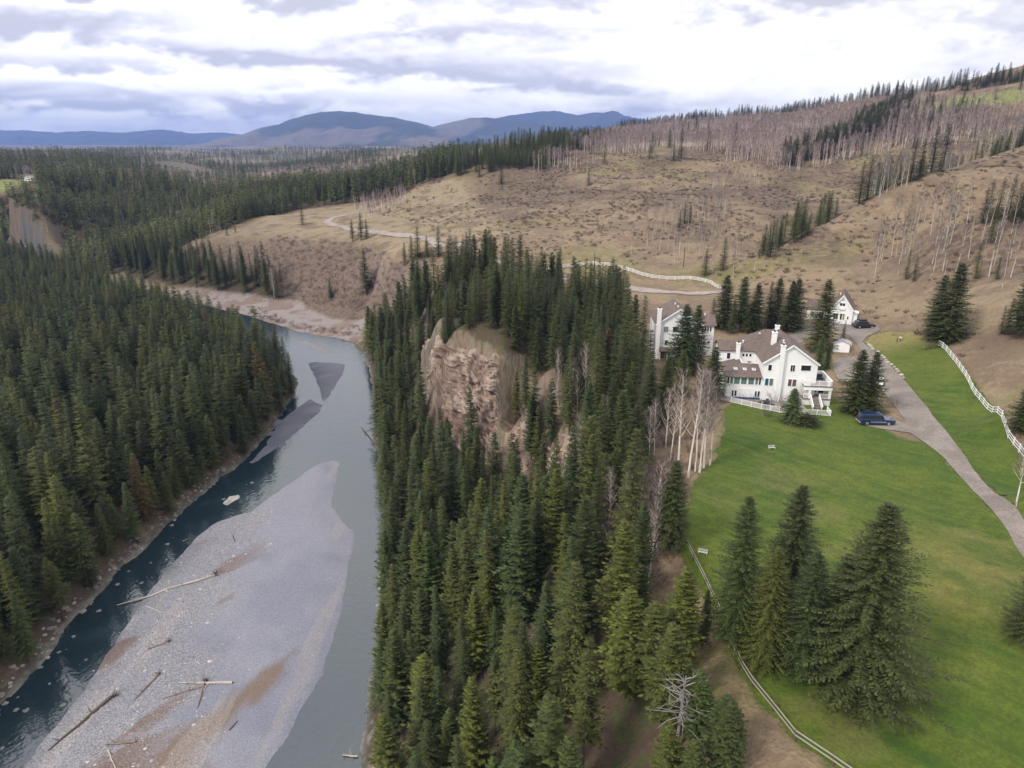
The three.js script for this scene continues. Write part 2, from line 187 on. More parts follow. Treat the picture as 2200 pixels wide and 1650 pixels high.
// ---------------------------------------------------------------- helpers for objects and materials
const used = {};
function numbered(n) { const k = used[n] = (used[n] ?? -1) + 1; return k ? n + '_' + String(k).padStart(3, '0') : n; }
function tag(o, label, category, group) { o.userData.label = label; if (category) o.userData.category = category; if (group) o.userData.group = group; return o; }
function kind(o, k, label) { o.userData.kind = k; if (label) o.userData.label = label; return o; }
function add(o, parent = scene) { o.traverse((c) => { if (c.isMesh) { c.castShadow = true; c.receiveShadow = true; } }); parent.add(o); return o; }
function mesh(name, geo, mat, parent) { const m = new THREE.Mesh(geo, mat); m.name = parent ? name : numbered(name); return add(m, parent ?? scene); }
function thing(name, label, category, x, y, z, turn = 0, group) { const g = new THREE.Group(); g.name = numbered(name); g.position.set(x, y, z); g.rotation.y = turn; tag(g, label, category, group); scene.add(g); return g; }
const lin = (r, g, b) => new THREE.Color().setRGB(r, g, b);
const SRGB = new Uint8Array(4097); for (let i = 0; i <= 4096; i++) { const v = i / 4096; SRGB[i] = Math.round(255 * (v <= 0.0031308 ? v * 12.92 : 1.055 * Math.pow(v, 1 / 2.4) - 0.055)); }
const toS = (v) => SRGB[v <= 0 ? 0 : v >= 1 ? 4096 : (v * 4096) | 0];
function colourMap(W, H, fn, repeat) {                  // fn(u, v, out) writes linear colour
  const data = new Uint8Array(W * H * 4), o = [0, 0, 0];
  for (let j = 0, k = 0; j < H; j++) for (let i = 0; i < W; i++, k += 4) { fn((i + 0.5) / W, (j + 0.5) / H, o); data[k] = toS(o[0]); data[k + 1] = toS(o[1]); data[k + 2] = toS(o[2]); data[k + 3] = 255; }
  const t = new THREE.DataTexture(data, W, H); t.colorSpace = THREE.SRGBColorSpace; t.magFilter = THREE.LinearFilter; t.minFilter = THREE.LinearMipmapLinearFilter; t.generateMipmaps = true;
  t.wrapS = t.wrapT = repeat ? THREE.RepeatWrapping : THREE.ClampToEdgeWrapping; t.needsUpdate = true; return t;
}
function greyMap(W, fn) { const data = new Uint8Array(W * W * 4); for (let j = 0, k = 0; j < W; j++) for (let i = 0; i < W; i++, k += 4) { data[k] = data[k + 1] = data[k + 2] = clamp(fn(i / W, j / W)) * 255; data[k + 3] = 255; } const t = new THREE.DataTexture(data, W, W); t.magFilter = THREE.LinearFilter; t.wrapS = t.wrapT = THREE.RepeatWrapping; t.needsUpdate = true; return t; }
const tileNoise = (u, v, f) => { const a = vn(u * f, v * f), b = vn((u - 1) * f, v * f), c = vn(u * f, (v - 1) * f), d = vn((u - 1) * f, (v - 1) * f), s = sstep(0.7, 1, u), t = sstep(0.7, 1, v); return mix(mix(a, b, s), mix(c, d, s), t); };
const grainBump = greyMap(512, (u, v) => 0.5 * tileNoise(u, v, 60) + 0.3 * tileNoise(u, v, 140) + 0.2 * tileNoise(u + 3, v, 23));
const reps = (t, x, y) => { const c = t.clone(); c.repeat.set(x, y); c.needsUpdate = true; return c; };
function field(fn, x0, x1, z0, z1, nx, nz) {
  const d = new Float32Array(nx * nz); for (let j = 0; j < nz; j++) for (let i = 0; i < nx; i++) d[j * nx + i] = fn(mix(x0, x1, i / (nx - 1)), mix(z0, z1, j / (nz - 1)));
  return (x, z) => { const a = clamp((x - x0) / (x1 - x0)) * (nx - 1), b = clamp((z - z0) / (z1 - z0)) * (nz - 1), i = Math.min(nx - 2, a | 0), j = Math.min(nz - 2, b | 0), u = a - i, v = b - j, o = j * nx + i; return mix(mix(d[o], d[o + 1], u), mix(d[o + nx], d[o + nx + 1], u), v); };
}
// ---------------------------------------------------------------- where woods grow (ground outlines)
const WOOD_BANK = [...offsetLine(LEFT_EDGE, -0.6), [-480, -470], [-420, -300], [-330, -160], [-200, -60]];
const WOOD_SLOPE = [...offsetLine(RIGHT_EDGE.slice(0, 11), 1.2), [-50.2,-275.7], [-40.3,-274.6], ...RIM.slice(3, 13).reverse().map((p) => [p[0] + 1, p[2]]), [14.4,-62.5], [15,-54], [15.5,-48.5], [13.5,-43.7], [15, -27], [-6, -27], [-12, -52]];
const WOOD_TERRACE = [[-22.6,-218.7], [-23.1,-249.7], [-7.9,-238.5], [4.4,-223], [11.1,-208], [27.2,-203.2], [32,-190.3], [27.9,-153.9], [23.5,-115.2], [21.9,-102.2], [16.1,-96.5], [13.2,-96.6], [11,-115.4], [5.9,-141.1], [-1.9,-140.6], [-9.6,-147.9], [-15.1,-152.1]];
const WOOD_BEND = [[-212.9,-392.3], [-162.6,-360], [-133.2,-344.7], [-108.7,-333.3], [-102.8,-335], [-123.8,-352.8], [-164.7,-379.4], [-213.8,-423.9], [-256.8,-449.8]];
const MEADOW = [[-228.2,-434.8], [-175.9,-396.9], [-171.6,-420.3], [-165.7,-459.2], [-154.3,-522.8], [-120.8,-524.3], [-89.3,-518], [-64.3,-506.6], [-30.8,-486.5], [0,-313.9], [-33.3,-320.1], [-46.8,-280.5], [-66.9,-291.5], [-100.7,-326.9], [-127.6,-357.8], [-172.3,-386.2]];
const SCREE = [[-373.1,-504.8], [-328.1,-483.2], [-308,-468], [-292.4,-453.9], [-288.2,-440], [-319,-467.4], [-358.5,-498.2], [-419.5,-545.8]];
const GREEN_FIELD = [[-420.6,-580.2], [-431.3,-619.3], [-458,-696], [-389.4,-585.8], [-396.3,-577.3]];
const HIGH_FIELD = [[351.1,-673.3], [391.5,-667.8], [426.4,-620.4], [383.1,-554.6], [355.3,-574.1], [324.9,-587.4]];
const DRIVE = [[57,-69.5], [60.4,-82.2], [62.9,-93.8], [63.3,-99.9], [63.3,-104], [60.2,-105.8], [57.1,-108], [58,-110.1], [62.7,-110.1], [65.1,-108.3], [66.4,-114.4], [68.5,-123.5], [70.8,-132.8], [65.7,-127.7], [63.5,-130.8], [65.5,-138], [69.4,-143.3], [73.8,-143.3], [76.4,-151.2], [77.8,-158.5], [72.3,-161.2], [64.6,-153.8], [63.8,-159.1], [72.8,-169.9], [80.3,-169.9], [87.6,-165], [85.8,-160.1], [81.1,-156.6], [78.2,-152.6], [77.1,-142.3], [74.7,-128.1], [71.3,-113.9], [66.5,-96.5], [62.8,-83.2], [58.2,-65.8], [54.1,-51], [51.5,-52.4]];
const FLAT = [[-203.3,-373.6], [-162.3,-358.7], [-133.5,-344.9], [-101.6,-329.9], [-72.4,-298.3], [-60.6,-284.1], [-59.5,-268.7], [-71.6,-277.1], [-77.8,-279.3], [-89.5,-286.8], [-105.8,-301.3], [-124.1,-318.2], [-148.9,-336.8], [-172.6,-354.2], [-201.7,-374.5]];
const inside = (P, x, z, w = 0) => sdPoly(P, x, z) < w;
// ---------------------------------------------------------------- land cover
const C = { dry: [0.235, 0.173, 0.108], dry2: [0.165, 0.116, 0.076], green: [0.15, 0.145, 0.045], brush: [0.09, 0.06, 0.047], litter: [0.075, 0.05, 0.033], moss: [0.055, 0.06, 0.02], rock: [0.34, 0.265, 0.205], rockG: [0.27, 0.24, 0.22], soil: [0.15, 0.09, 0.065], gravel: [0.3, 0.275, 0.275], bed: [0.17, 0.165, 0.14], algae: [0.07, 0.08, 0.055], lawn: [0.06, 0.085, 0.01], mead: [0.265, 0.21, 0.13] };
function coverFields(x0, x1, z0, z1, nx, nz) {
  const f = (g) => field(g, x0, x1, z0, z1, nx, nz);
  return { h: f(groundAt), s: f(slopeAt), river: f((x, z) => sdPoly(RIVER, x, z)), wood: f((x, z) => Math.min(sdPoly(WOOD_BANK, x, z), sdPoly(WOOD_SLOPE, x, z), sdPoly(WOOD_TERRACE, x, z), sdPoly(WOOD_BEND, x, z))), mead: f((x, z) => sdPoly(MEADOW, x, z)), rock: f((x, z) => Math.min(sdPoly(ROCKFACE, x, z), sdPoly(SCREE, x, z))), soil: f((x, z) => sdPoly(SOILBANK, x, z)), lawn: f((x, z) => Math.min(sdPoly(LAWN, x, z), sdPoly(VERGE, x, z))), field: f((x, z) => Math.min(sdPoly(GREEN_FIELD, x, z), sdPoly(HIGH_FIELD, x, z))), flat: f((x, z) => sdPoly(FLAT, x, z)) };
}
function cover(F, x, z, o) {
  const h = F.h(x, z), s = F.s(x, z), n1 = fbm(x * 0.03 + 9, z * 0.03, 4), n2 = fbm(x * 0.16, z * 0.16 + 30, 4), n3 = fbm(x * 0.9, z * 0.9, 3), n4 = vn(x * 4.1, z * 4.1), n5 = vn(x * 9.7 + 3, z * 9.7);
  const grain = 0.72 + 0.36 * n4 + 0.2 * n5, hill = sstep(34, 44, h);
  let c = mix3(C.dry, C.dry2, sstep(0.35, 0.65, n2 * 0.6 + n3 * 0.4));
  c = mix3(c, C.green, sstep(0.54, 0.7, n1) * 0.7 * sstep(0.25, 0.6, n3));
  c = mix3(c, C.brush, hill * sstep(0.4, 0.62, fbm(x * 0.04 + 30, z * 0.03, 4)) * (0.3 + 0.6 * sstep(0.38, 0.6, fbm(x * 0.8 + 3, z * 0.8, 3))));
  const me = F.mead(x, z); if (me < 3 && h > 20) c = mix3(c, mix3(C.mead, C.dry2, sstep(0.45, 0.7, n2)), sstep(3, -6, me) * 0.8);
  if (me < 0 && h < 28) c = mix3(c, mix3([0.15, 0.108, 0.088], C.brush, sstep(0.4, 0.65, fbm(x * 1.3, z * 1.3, 3))), sstep(28, 22, h + (n2 - 0.5) * 12) * 0.85);
  const wd = F.wood(x, z); c = mix3(c, mix3(C.litter, C.moss, sstep(0.45, 0.65, n3)), sstep(2.5, -2.5, wd + (n2 - 0.5) * 6));
  if (z < -400 && x < 20 && me > 0) c = mix3(c, mix3(C.litter, C.dry2, n2), 0.6 * sstep(-400, -440, z) * sstep(20, -40, x) * sstep(0, 8, me));
  const so = F.soil(x, z); c = mix3(c, mix3(C.soil, C.rock, sstep(0.5, 0.75, n3)), sstep(1.5, -2, so + (n2 - 0.5) * 5));
  const scr = z < -350 ? 1 : 0, ro = F.rock(x, z), rk = Math.max(sstep(2, -2, ro + (n2 - 0.5) * 7), sstep(0.95, 1.5, s + (n3 - 0.5) * 0.5) * sstep(4, 10, h) * 0.35);
  c = mix3(c, mix3(mix3(C.rock, scr ? [0.115, 0.108, 0.106] : C.rockG, Math.max(scr, sstep(0.4, 0.6, n2))), scr ? [0.08, 0.074, 0.072] : C.soil, sstep(0.5, 0.7, fbm(x * (scr ? 0.3 : 1.4), h * (scr ? 0.1 : 1.2) + z, 3)) * 0.8), rk);
  const la = F.lawn(x, z); c = mix3(c, C.lawn, sstep(1.2, -0.6, la + (n3 - 0.5) * 3) * 0.85);
  const gf = F.field(x, z); if (gf < 5) c = mix3(c, [0.19, 0.2, 0.06], sstep(4, -3, gf + (n2 - 0.5) * 8));
  const ri = F.river(x, z);
  if (ri < 8) {
    c = mix3(c, mix3([0.065, 0.048, 0.037], C.gravel, sstep(0.55, 0.8, n3) * 0.5), sstep(2.4, 0.8, ri + (n2 - 0.5) * 3));
    const pale = sstep(-118, -140, z + (n2 - 0.5) * 30) * sstep(-2, -6, ri + (n2 - 0.5) * 4);
    c = mix3(c, mix3(mix3(C.bed, C.algae, sstep(0.4, 0.62, n2 * 0.5 + n3 * 0.5)), mix3([0.36, 0.345, 0.34], C.bed, sstep(0.5, 0.75, n3) * 0.5), pale), sstep(1.2, -0.3, ri));
  }
  const fl = F.flat(x, z); if (fl < 5) c = mix3(c, mix3([0.25, 0.215, 0.205], mix3([0.16, 0.11, 0.09], [0.22, 0.165, 0.14], n3), sstep(0.4, 0.62, n2)), sstep(2.5, -1.5, fl + (n3 - 0.5) * 4));
  o[0] = c[0] * grain; o[1] = c[1] * grain; o[2] = c[2] * grain;
}
const ground = (roughness = 1) => new THREE.MeshStandardMaterial({ roughness, metalness: 0 });
{
  const zones = [{ name: 'ground', x0: -140, x1: 140, z0: 30, z1: -340, r: 512, px: 2048, nx: 360, nz: 420, cells: [] }, { name: 'hill_terrain', x0: -520, x1: 520, z0: 30, z1: -1100, px: 1536, nx: 320, nz: 340, cells: [] }, { name: 'far_terrain', cells: [] }];
  for (let j = 0; j + 1 < NZ; j++) for (let i = 0; i + 1 < NX; i++) {
    const x = (GX[i] + GX[i + 1]) / 2, z = (GZ[j] + GZ[j + 1]) / 2;
    (Math.abs(x) < 140 && z > -340 ? zones[0] : Math.abs(x) < 520 && z > -1100 ? zones[1] : zones[2]).cells.push(j * NX + i);
  }
  const all = new Float32Array(NX * NZ * 3), nor = new THREE.BufferGeometry(), idx = new Uint32Array((NX - 1) * (NZ - 1) * 6);
  for (let j = 0, o = 0; j < NZ; j++) for (let i = 0; i < NX; i++, o += 3) { all[o] = GX[i]; all[o + 1] = GH[j * NX + i]; all[o + 2] = GZ[j]; }
  let q = 0; for (let j = 0; j + 1 < NZ; j++) for (let i = 0; i + 1 < NX; i++) { const a = j * NX + i; idx[q++] = a; idx[q++] = a + 1; idx[q++] = a + NX; idx[q++] = a + 1; idx[q++] = a + NX + 1; idx[q++] = a + NX; }
  nor.setAttribute('position', new THREE.BufferAttribute(all, 3)); nor.setIndex(new THREE.BufferAttribute(idx, 1)); nor.computeVertexNormals();
  const N = nor.attributes.normal.array;
  for (const Zn of zones) {
    const map = new Map(), p = [], n = [], uv = [], col = [], ix = [];
    const v = (k) => { let m = map.get(k); if (m === undefined) { m = p.length / 3; map.set(k, m); const x = all[k * 3], h = all[k * 3 + 1], z = all[k * 3 + 2]; p.push(x, h, z); n.push(N[k * 3], N[k * 3 + 1], N[k * 3 + 2]);
      if (Zn.px) uv.push((x - Zn.x0) / (Zn.x1 - Zn.x0), (z - Zn.z0) / (Zn.z1 - Zn.z0));
      else { uv.push(x / 220, z / 220); const d = Math.hypot(x, z), a = fbm(x * 0.004, z * 0.004, 4), b = fbm(x * 0.0013 + 5, z * 0.0022, 3); let c = mix3([0.06, 0.06, 0.04], [0.2, 0.155, 0.11], sstep(0.42, 0.62, a)); c = mix3(c, [0.26, 0.2, 0.11], sstep(0.58, 0.66, b) * 0.8); col.push(...c); } } return m; };
    for (const k of Zn.cells) { const a = v(k), b = v(k + 1), c = v(k + NX), d = v(k + NX + 1); ix.push(a, b, c, b, d, c); }
    const g = new THREE.BufferGeometry(); g.setAttribute('position', new THREE.Float32BufferAttribute(p, 3)); g.setAttribute('normal', new THREE.Float32BufferAttribute(n, 3)); g.setAttribute('uv', new THREE.Float32BufferAttribute(uv, 2)); g.setIndex(ix);
    const m = ground();
    if (Zn.px) { const F = coverFields(Zn.x0, Zn.x1, Zn.z0, Zn.z1, Zn.nx, Zn.nz); m.map = colourMap(Zn.px, Zn.px, (a, b, o) => cover(F, mix(Zn.x0, Zn.x1, a), mix(Zn.z0, Zn.z1, b), o)); const L = Zn.x1 - Zn.x0, M = Zn.z0 - Zn.z1; m.bumpMap = reps(grainBump, L / 14, M / 14); m.bumpScale = Zn.name === 'ground' ? 0.16 : 0.35; }
    else { g.setAttribute('color', new THREE.Float32BufferAttribute(col, 3)); m.vertexColors = true; m.map = colourMap(512, 512, (a, b, o) => { const t = 0.55 + 0.8 * (0.5 * tileNoise(a, b, 40) + 0.5 * tileNoise(a, b, 97)); o[0] = o[1] = o[2] = clamp(t * 0.95); }, true); }
    kind(mesh(Zn.name, g, m), 'structure', { ground: 'river valley floor, wooded banks and dry terrace edge', hill_terrain: 'brown hillside and far valley side', far_terrain: 'distant valley floor' }[Zn.name]);
  }
}
// ---------------------------------------------------------------- a sheet that follows the ground inside an outline
function drape(name, sd, x0, x1, z0, z1, step, lift, mat, label, uvOf) {
  const nx = Math.ceil((x1 - x0) / step), nz = Math.ceil((z1 - z0) / step), p = [], uv = [], ix = [], S = new Float32Array((nx + 1) * (nz + 1)), ids = new Map();
  for (let j = 0; j <= nz; j++) for (let i = 0; i <= nx; i++) S[j * (nx + 1) + i] = sd(x0 + i * step, z0 + j * step);
  const vert = (x, z) => { const k = Math.round(x * 500) + '_' + Math.round(z * 500); let m = ids.get(k); if (m === undefined) { m = p.length / 3; ids.set(k, m); p.push(x, Math.max(groundAt(x, z), groundAt(x + 0.3, z), groundAt(x - 0.3, z), groundAt(x, z + 0.3), groundAt(x, z - 0.3)) + lift, z); uv.push(...uvOf(x, z)); } return m; };
  for (let j = 0; j < nz; j++) for (let i = 0; i < nx; i++) {
    const c = [[i, j], [i, j + 1], [i + 1, j + 1], [i + 1, j]], s = c.map(([a, b]) => S[b * (nx + 1) + a]); if (s.every((v) => v >= 0)) continue;
    const poly = [];
    for (let k = 0; k < 4; k++) { const a = c[k], b = c[(k + 1) % 4], sa = s[k], sb = s[(k + 1) % 4]; if (sa < 0) poly.push([x0 + a[0] * step, z0 + a[1] * step]); if ((sa < 0) !== (sb < 0)) { const t = sa / (sa - sb); poly.push([x0 + mix(a[0], b[0], t) * step, z0 + mix(a[1], b[1], t) * step]); } }
    const id = poly.map(([x, z]) => vert(x, z)); for (let k = 1; k + 1 < id.length; k++) ix.push(id[0], id[k], id[k + 1]);
  }
  const g = new THREE.BufferGeometry(); g.setAttribute('position', new THREE.Float32BufferAttribute(p, 3)); g.setAttribute('uv', new THREE.Float32BufferAttribute(uv, 2)); g.setIndex(ix); g.computeVertexNormals();
  return kind(mesh(name, g, mat), 'structure', label);
}
const bboxOf = (P, m) => [Math.min(...P.map((p) => p[0])) - m, Math.max(...P.map((p) => p[0])) + m, Math.min(...P.map((p) => p[1])) - m, Math.max(...P.map((p) => p[1])) + m];
// mown lawn, and the grass strip between drive and white fence
function lawnMat(x0, x1, z0, z1, px) {
  const m = ground();
  m.map = colourMap(px, px, (u, v, o) => {
    const x = mix(x0, x1, u), z = mix(z0, z1, v), n1 = fbm(x * 0.06 + 2, z * 0.06, 3), n2 = fbm(x * 0.3, z * 0.3 + 8, 3), n3 = vn(x * 5, z * 5), n4 = vn(x * 11.3, z * 11.3);
    const a = x * 0.72 - z * 0.69, b = x * 0.69 + z * 0.72, mow = 0.5 + 0.5 * Math.sin(a * 2.4 + 2 * fbm(x * 0.05, z * 0.05, 2)), streak = fbm(a * 1.8, b * 0.12, 3);
    let c = mix3([0.033, 0.073, 0.003], [0.086, 0.112, 0.01], sstep(0.3, 0.7, n1 * 0.45 + streak * 0.25 + n2 * 0.3));
    c = mix3(c, [0.085, 0.112, 0.008], mow * 0.3);
    const dx = (x - 47) / 17, dz = (z + 62) / 12; c = mix3(c, [0.17, 0.145, 0.04], sstep(1.3, 0.2, Math.hypot(dx, dz) + (n1 - 0.5) * 1.6) * (0.2 + 0.35 * sstep(0.4, 0.6, n2)));
    c = mix3(c, [0.13, 0.12, 0.04], sstep(0.58, 0.76, fbm(x * 0.11 + 40, z * 0.11, 4) * 0.7 + n2 * 0.3) * 0.45);
    const wear = Math.hypot((x - 26) / 9, (z + 112) / 7); c = mix3(c, [0.13, 0.12, 0.05], sstep(1.2, 0.4, wear + (n2 - 0.5)) * 0.5);
    if (z < -135) c = mix3(c, [0.24, 0.19, 0.08], sstep(-132, -150, z + (n1 - 0.5) * 22) * 0.75);
    const g = (0.66 + 0.4 * n3 + 0.28 * n4) * (0.8 + 0.4 * fbm(x * 1.2 + 5, z * 1.2, 3)); o[0] = c[0] * g; o[1] = c[1] * g; o[2] = c[2] * g;
  });
  m.bumpMap = reps(grainBump, (x1 - x0) / 7, (z1 - z0) / 7); m.bumpScale = 0.05; return m;
}
for (const [P, label] of [[LAWN, 'mown green lawn in front of the white house'], [VERGE, 'grass verge between gravel drive and white rail fence']]) {
  const [x0, x1, z0, z1] = bboxOf(P, 1);
  drape('lawn', (x, z) => sdPoly(P, x, z) + (fbm(x * 0.6, z * 0.6, 3) - 0.5) * 1.6, x0, x1, z0, z1, 0.9, 0.05, lawnMat(x0, x1, z0, z1, 1024), label, (x, z) => [(x - x0) / (x1 - x0), (z - z0) / (z1 - z0)]);
}
// gravel drive, farm road
function gravelMat(x0, x1, z0, z1, px, base, spread, py = px) { const m = ground(); m.map = colourMap(px, py, (u, v, o) => { const x = mix(x0, x1, u), z = mix(z0, z1, v), n1 = fbm(x * 0.12, z * 0.12, 4), n2 = vn(x * 7, z * 7), n3 = vn(x * 17.3, z * 17.3), g = (0.62 + 0.4 * n2 + 0.36 * n3) * (0.85 + 0.3 * n1); const c = mix3(base, spread, sstep(0.4, 0.65, fbm(x * 0.4 + 9, z * 0.4, 3))); o[0] = c[0] * g; o[1] = c[1] * g; o[2] = c[2] * g; }); m.bumpMap = reps(grainBump, (x1 - x0) / 5, (z1 - z0) / 5); m.bumpScale = 0.025; return m; }
{
  const [x0, x1, z0, z1] = bboxOf(DRIVE, 1);
  drape('driveway', (x, z) => sdPoly(DRIVE, x, z) + (fbm(x * 0.5, z * 0.5, 3) - 0.5) * 0.22, x0, x1, z0, z1, 0.7, 0.09, gravelMat(x0, x1, z0, z1, 1024, [0.225, 0.195, 0.175], [0.185, 0.157, 0.14]), 'pale gravel drive leading up to the houses', (x, z) => [(x - x0) / (x1 - x0), (z - z0) / (z1 - z0)]);
}
function strip(P, half) { const a = offsetLine(P, half), b = offsetLine(P, -half); return [...a, ...b.reverse()]; }
{
  const P = resample([[64.2,-209.5], [53.8,-212.6], [42.2,-218.7], [28.9,-229], [17,-232.9], [4.8,-244.6], [-12.2,-265.4], [-35.7,-323.3], [-56,-359.9], [-73,-375.9], [-89.4,-394.8], [-100.6,-407.9], [-110.2,-429.6], [-110.6,-447.7], [-107.1,-469.5], [-94.4,-474.7], [-83.1,-480.7]], 6), S = strip(P, 2.3), [x0, x1, z0, z1] = bboxOf(S, 1);
  drape('farm_road', (x, z) => sdPoly(S, x, z), x0, x1, z0, z1, 1.1, 0.14, gravelMat(x0, x1, z0, z1, 1024, [0.31, 0.265, 0.24], [0.27, 0.225, 0.2]), 'pale gravel road winding along the valley side', (x, z) => [(x - x0) / (x1 - x0), (z - z0) / (z1 - z0)]);
}
// gravel bars in the river
for (const [P, label, base, alt] of [[BAR_MAIN, 'long grey gravel bar with driftwood in the river', [0.2, 0.206, 0.256], [0.235, 0.238, 0.28]], [BAR_UPPER, 'small wedge of dark wet gravel below the river bend', [0.115, 0.12, 0.155], [0.135, 0.138, 0.17]], [BAR_MIDDLE, 'slanting dark gravel bar along the wooded bank', [0.12, 0.125, 0.16], [0.145, 0.148, 0.18]], [BAR_THIN, 'thin sliver of wet gravel at the river bend', [0.19, 0.185, 0.2], [0.21, 0.2, 0.21]]]) {
  const [x0, x1, z0, z1] = bboxOf(P, 2), big = P === BAR_MAIN, m = ground();
  m.map = colourMap(big ? 1024 : 512, big ? 2048 : 512, (u, v, o) => {
    const x = mix(x0, x1, u), z = mix(z0, z1, v), n1 = fbm(x * 0.1, z * 0.1, 4), n3 = vn(x * 8.1, z * 8.1), n4 = vn(x * 18.7, z * 18.7), n5 = vn(x * 3.1 + 7, z * 3.1);
    let c = mix3(base, alt, sstep(0.35, 0.65, n1));
    let sc = 0.62 + 0.45 * n4 + 0.3 * n3;
    if (big) {
      const edge = sdPoly(P, x, z), across = x + 0.02 * z, coarse = sstep(-44, -52, x - 0.14 * (z + 100) + (fbm(x * 0.15, z * 0.15, 3) - 0.5) * 14) * sstep(-165, -140, z);
      sc = mix(sc, 0.35 + 0.9 * n3 + 0.4 * n4, coarse);
      c = mix3(c, [0.24, 0.225, 0.22], coarse * 0.4);
      const silt = sstep(0.6, 0.7, fbm(x * 0.13 + z * 0.1 + 3, (x - z) * 0.045, 4)) * sstep(-42, -52, x - 0.1 * (z + 90)) * sstep(-128, -116, z);
      c = mix3(c, [0.15, 0.095, 0.07], silt * 0.7);
      const fan = Math.abs((x + 36.5) + 0.45 * (z + 84)) / (1 + Math.max(0, (z + 92)) * 0.16); if (z > -92) c = mix3(c, [0.17, 0.115, 0.075], sstep(1.3, 0.1, fan + (fbm(x * 0.5, z * 0.25, 3) - 0.5) * 1.6) * 0.8 * sstep(-92, -88, z));
      c = mix3(c, [0.33, 0.3, 0.28], sstep(0.56, 0.64, fbm(x * 0.2 + across * 0.05, z * 0.03 + 9, 3)) * 0.35);
      const wet = sstep(-1.4, -0.3, edge + (n5 - 0.5) * 0.9); c = mix3(c, [0.16, 0.15, 0.15], wet * 0.7);
    }
    o[0] = c[0] * sc; o[1] = c[1] * sc; o[2] = c[2] * sc;
  });
  m.bumpMap = reps(grainBump, (x1 - x0) / 5, (z1 - z0) / 5); m.bumpScale = 0.07;
  drape('gravel_bar', (x, z) => sdPoly(P, x, z) + (fbm(x * 0.5 + 5, z * 0.5, 3) - 0.5) * 1.2 - 0.35, x0, x1, z0, z1, big ? 0.75 : 0.9, 0.035, m, label, (x, z) => [(x - x0) / (x1 - x0), (z - z0) / (z1 - z0)]);
}
// the river's surface
{
  const P = [...offsetLine(LEFT_EDGE, -5), ...offsetLine(RIGHT_EDGE, 5).reverse()], sh = new THREE.Shape(P.map((p) => new THREE.Vector2(p[0], -p[1]))), g = new THREE.ShapeGeometry(sh).rotateX(-Math.PI / 2), pos = g.attributes.position;
  const uv = new Float32Array(pos.count * 2); for (let i = 0; i < pos.count; i++) { uv[i * 2] = pos.getX(i) / 16; uv[i * 2 + 1] = pos.getZ(i) / 16; } g.setAttribute('uv', new THREE.BufferAttribute(uv, 2));
  const wave = greyMap(1024, (u, v) => 0.45 * tileNoise(u, v * 1.0, 22) + 0.3 * tileNoise(u + 2, v, 47) + 0.25 * tileNoise(u, v + 1, 9));
  kind(mesh('river_water', g, new THREE.MeshPhysicalMaterial({ color: lin(0.035, 0.065, 0.082), roughness: 0.12, transmission: 0.5, thickness: 0, ior: 2.2, bumpMap: wave, bumpScale: 0.036 })), 'structure', 'clear shallow river winding through gravel bars');
}
// ---------------------------------------------------------------- plants
class Soup {                                             // triangles with normals and colours
  constructor() { this.p = []; this.n = []; this.c = []; }
  tri(a, b, c, na, nb, nc, col) { const f = cross(vadd(b, a, -1), vadd(c, a, -1)); if (f[0] * (na[0] + nb[0] + nc[0]) + f[1] * (na[1] + nb[1] + nc[1]) + f[2] * (na[2] + nb[2] + nc[2]) < 0) { [b, c] = [c, b]; [nb, nc] = [nc, nb]; } this.p.push(...a, ...b, ...c); this.n.push(...na, ...nb, ...nc); this.c.push(...col, ...col, ...col); }
  geo() { const g = new THREE.BufferGeometry(); g.setAttribute('position', new THREE.Float32BufferAttribute(this.p, 3)); g.setAttribute('normal', new THREE.Float32BufferAttribute(this.n, 3)); g.setAttribute('color', new THREE.Float32BufferAttribute(this.c, 3)); return g; }
}
const nrm = (v) => { const l = Math.hypot(v[0], v[1], v[2]) || 1; return [v[0] / l, v[1] / l, v[2] / l]; };
const vadd = (a, b, s = 1) => [a[0] + b[0] * s, a[1] + b[1] * s, a[2] + b[2] * s];
const cross = (a, b) => [a[1] * b[2] - a[2] * b[1], a[2] * b[0] - a[0] * b[2], a[0] * b[1] - a[1] * b[0]];
function limb(S, pts, radii, sides, col) {              // tapered tube
  const rings = pts.map((p, i) => { const t = nrm(vadd(pts[Math.min(i + 1, pts.length - 1)], pts[Math.max(i - 1, 0)], -1)), u = nrm(cross(t, Math.abs(t[1]) > 0.9 ? [1, 0, 0] : [0, 1, 0])), w = cross(t, u); return Array.from({ length: sides }, (_, k) => { const a = k / sides * 6.2832, n = vadd([u[0] * Math.cos(a), u[1] * Math.cos(a), u[2] * Math.cos(a)], w, Math.sin(a)); return [vadd(p, n, radii[i]), n]; }); });
  for (let i = 0; i + 1 < rings.length; i++) for (let k = 0; k < sides; k++) { const a = rings[i][k], b = rings[i][(k + 1) % sides], c = rings[i + 1][k], d = rings[i + 1][(k + 1) % sides], q = col(i, k); S.tri(a[0], c[0], b[0], a[1], c[1], b[1], q); if (radii[i + 1] > 1e-4) S.tri(b[0], c[0], d[0], b[1], c[1], d[1], q); }
}
const leafMat = (r = 1, g = 1, b = 1) => new THREE.MeshStandardMaterial({ color: lin(r, g, b), vertexColors: true, roughness: 0.85, side: THREE.DoubleSide });
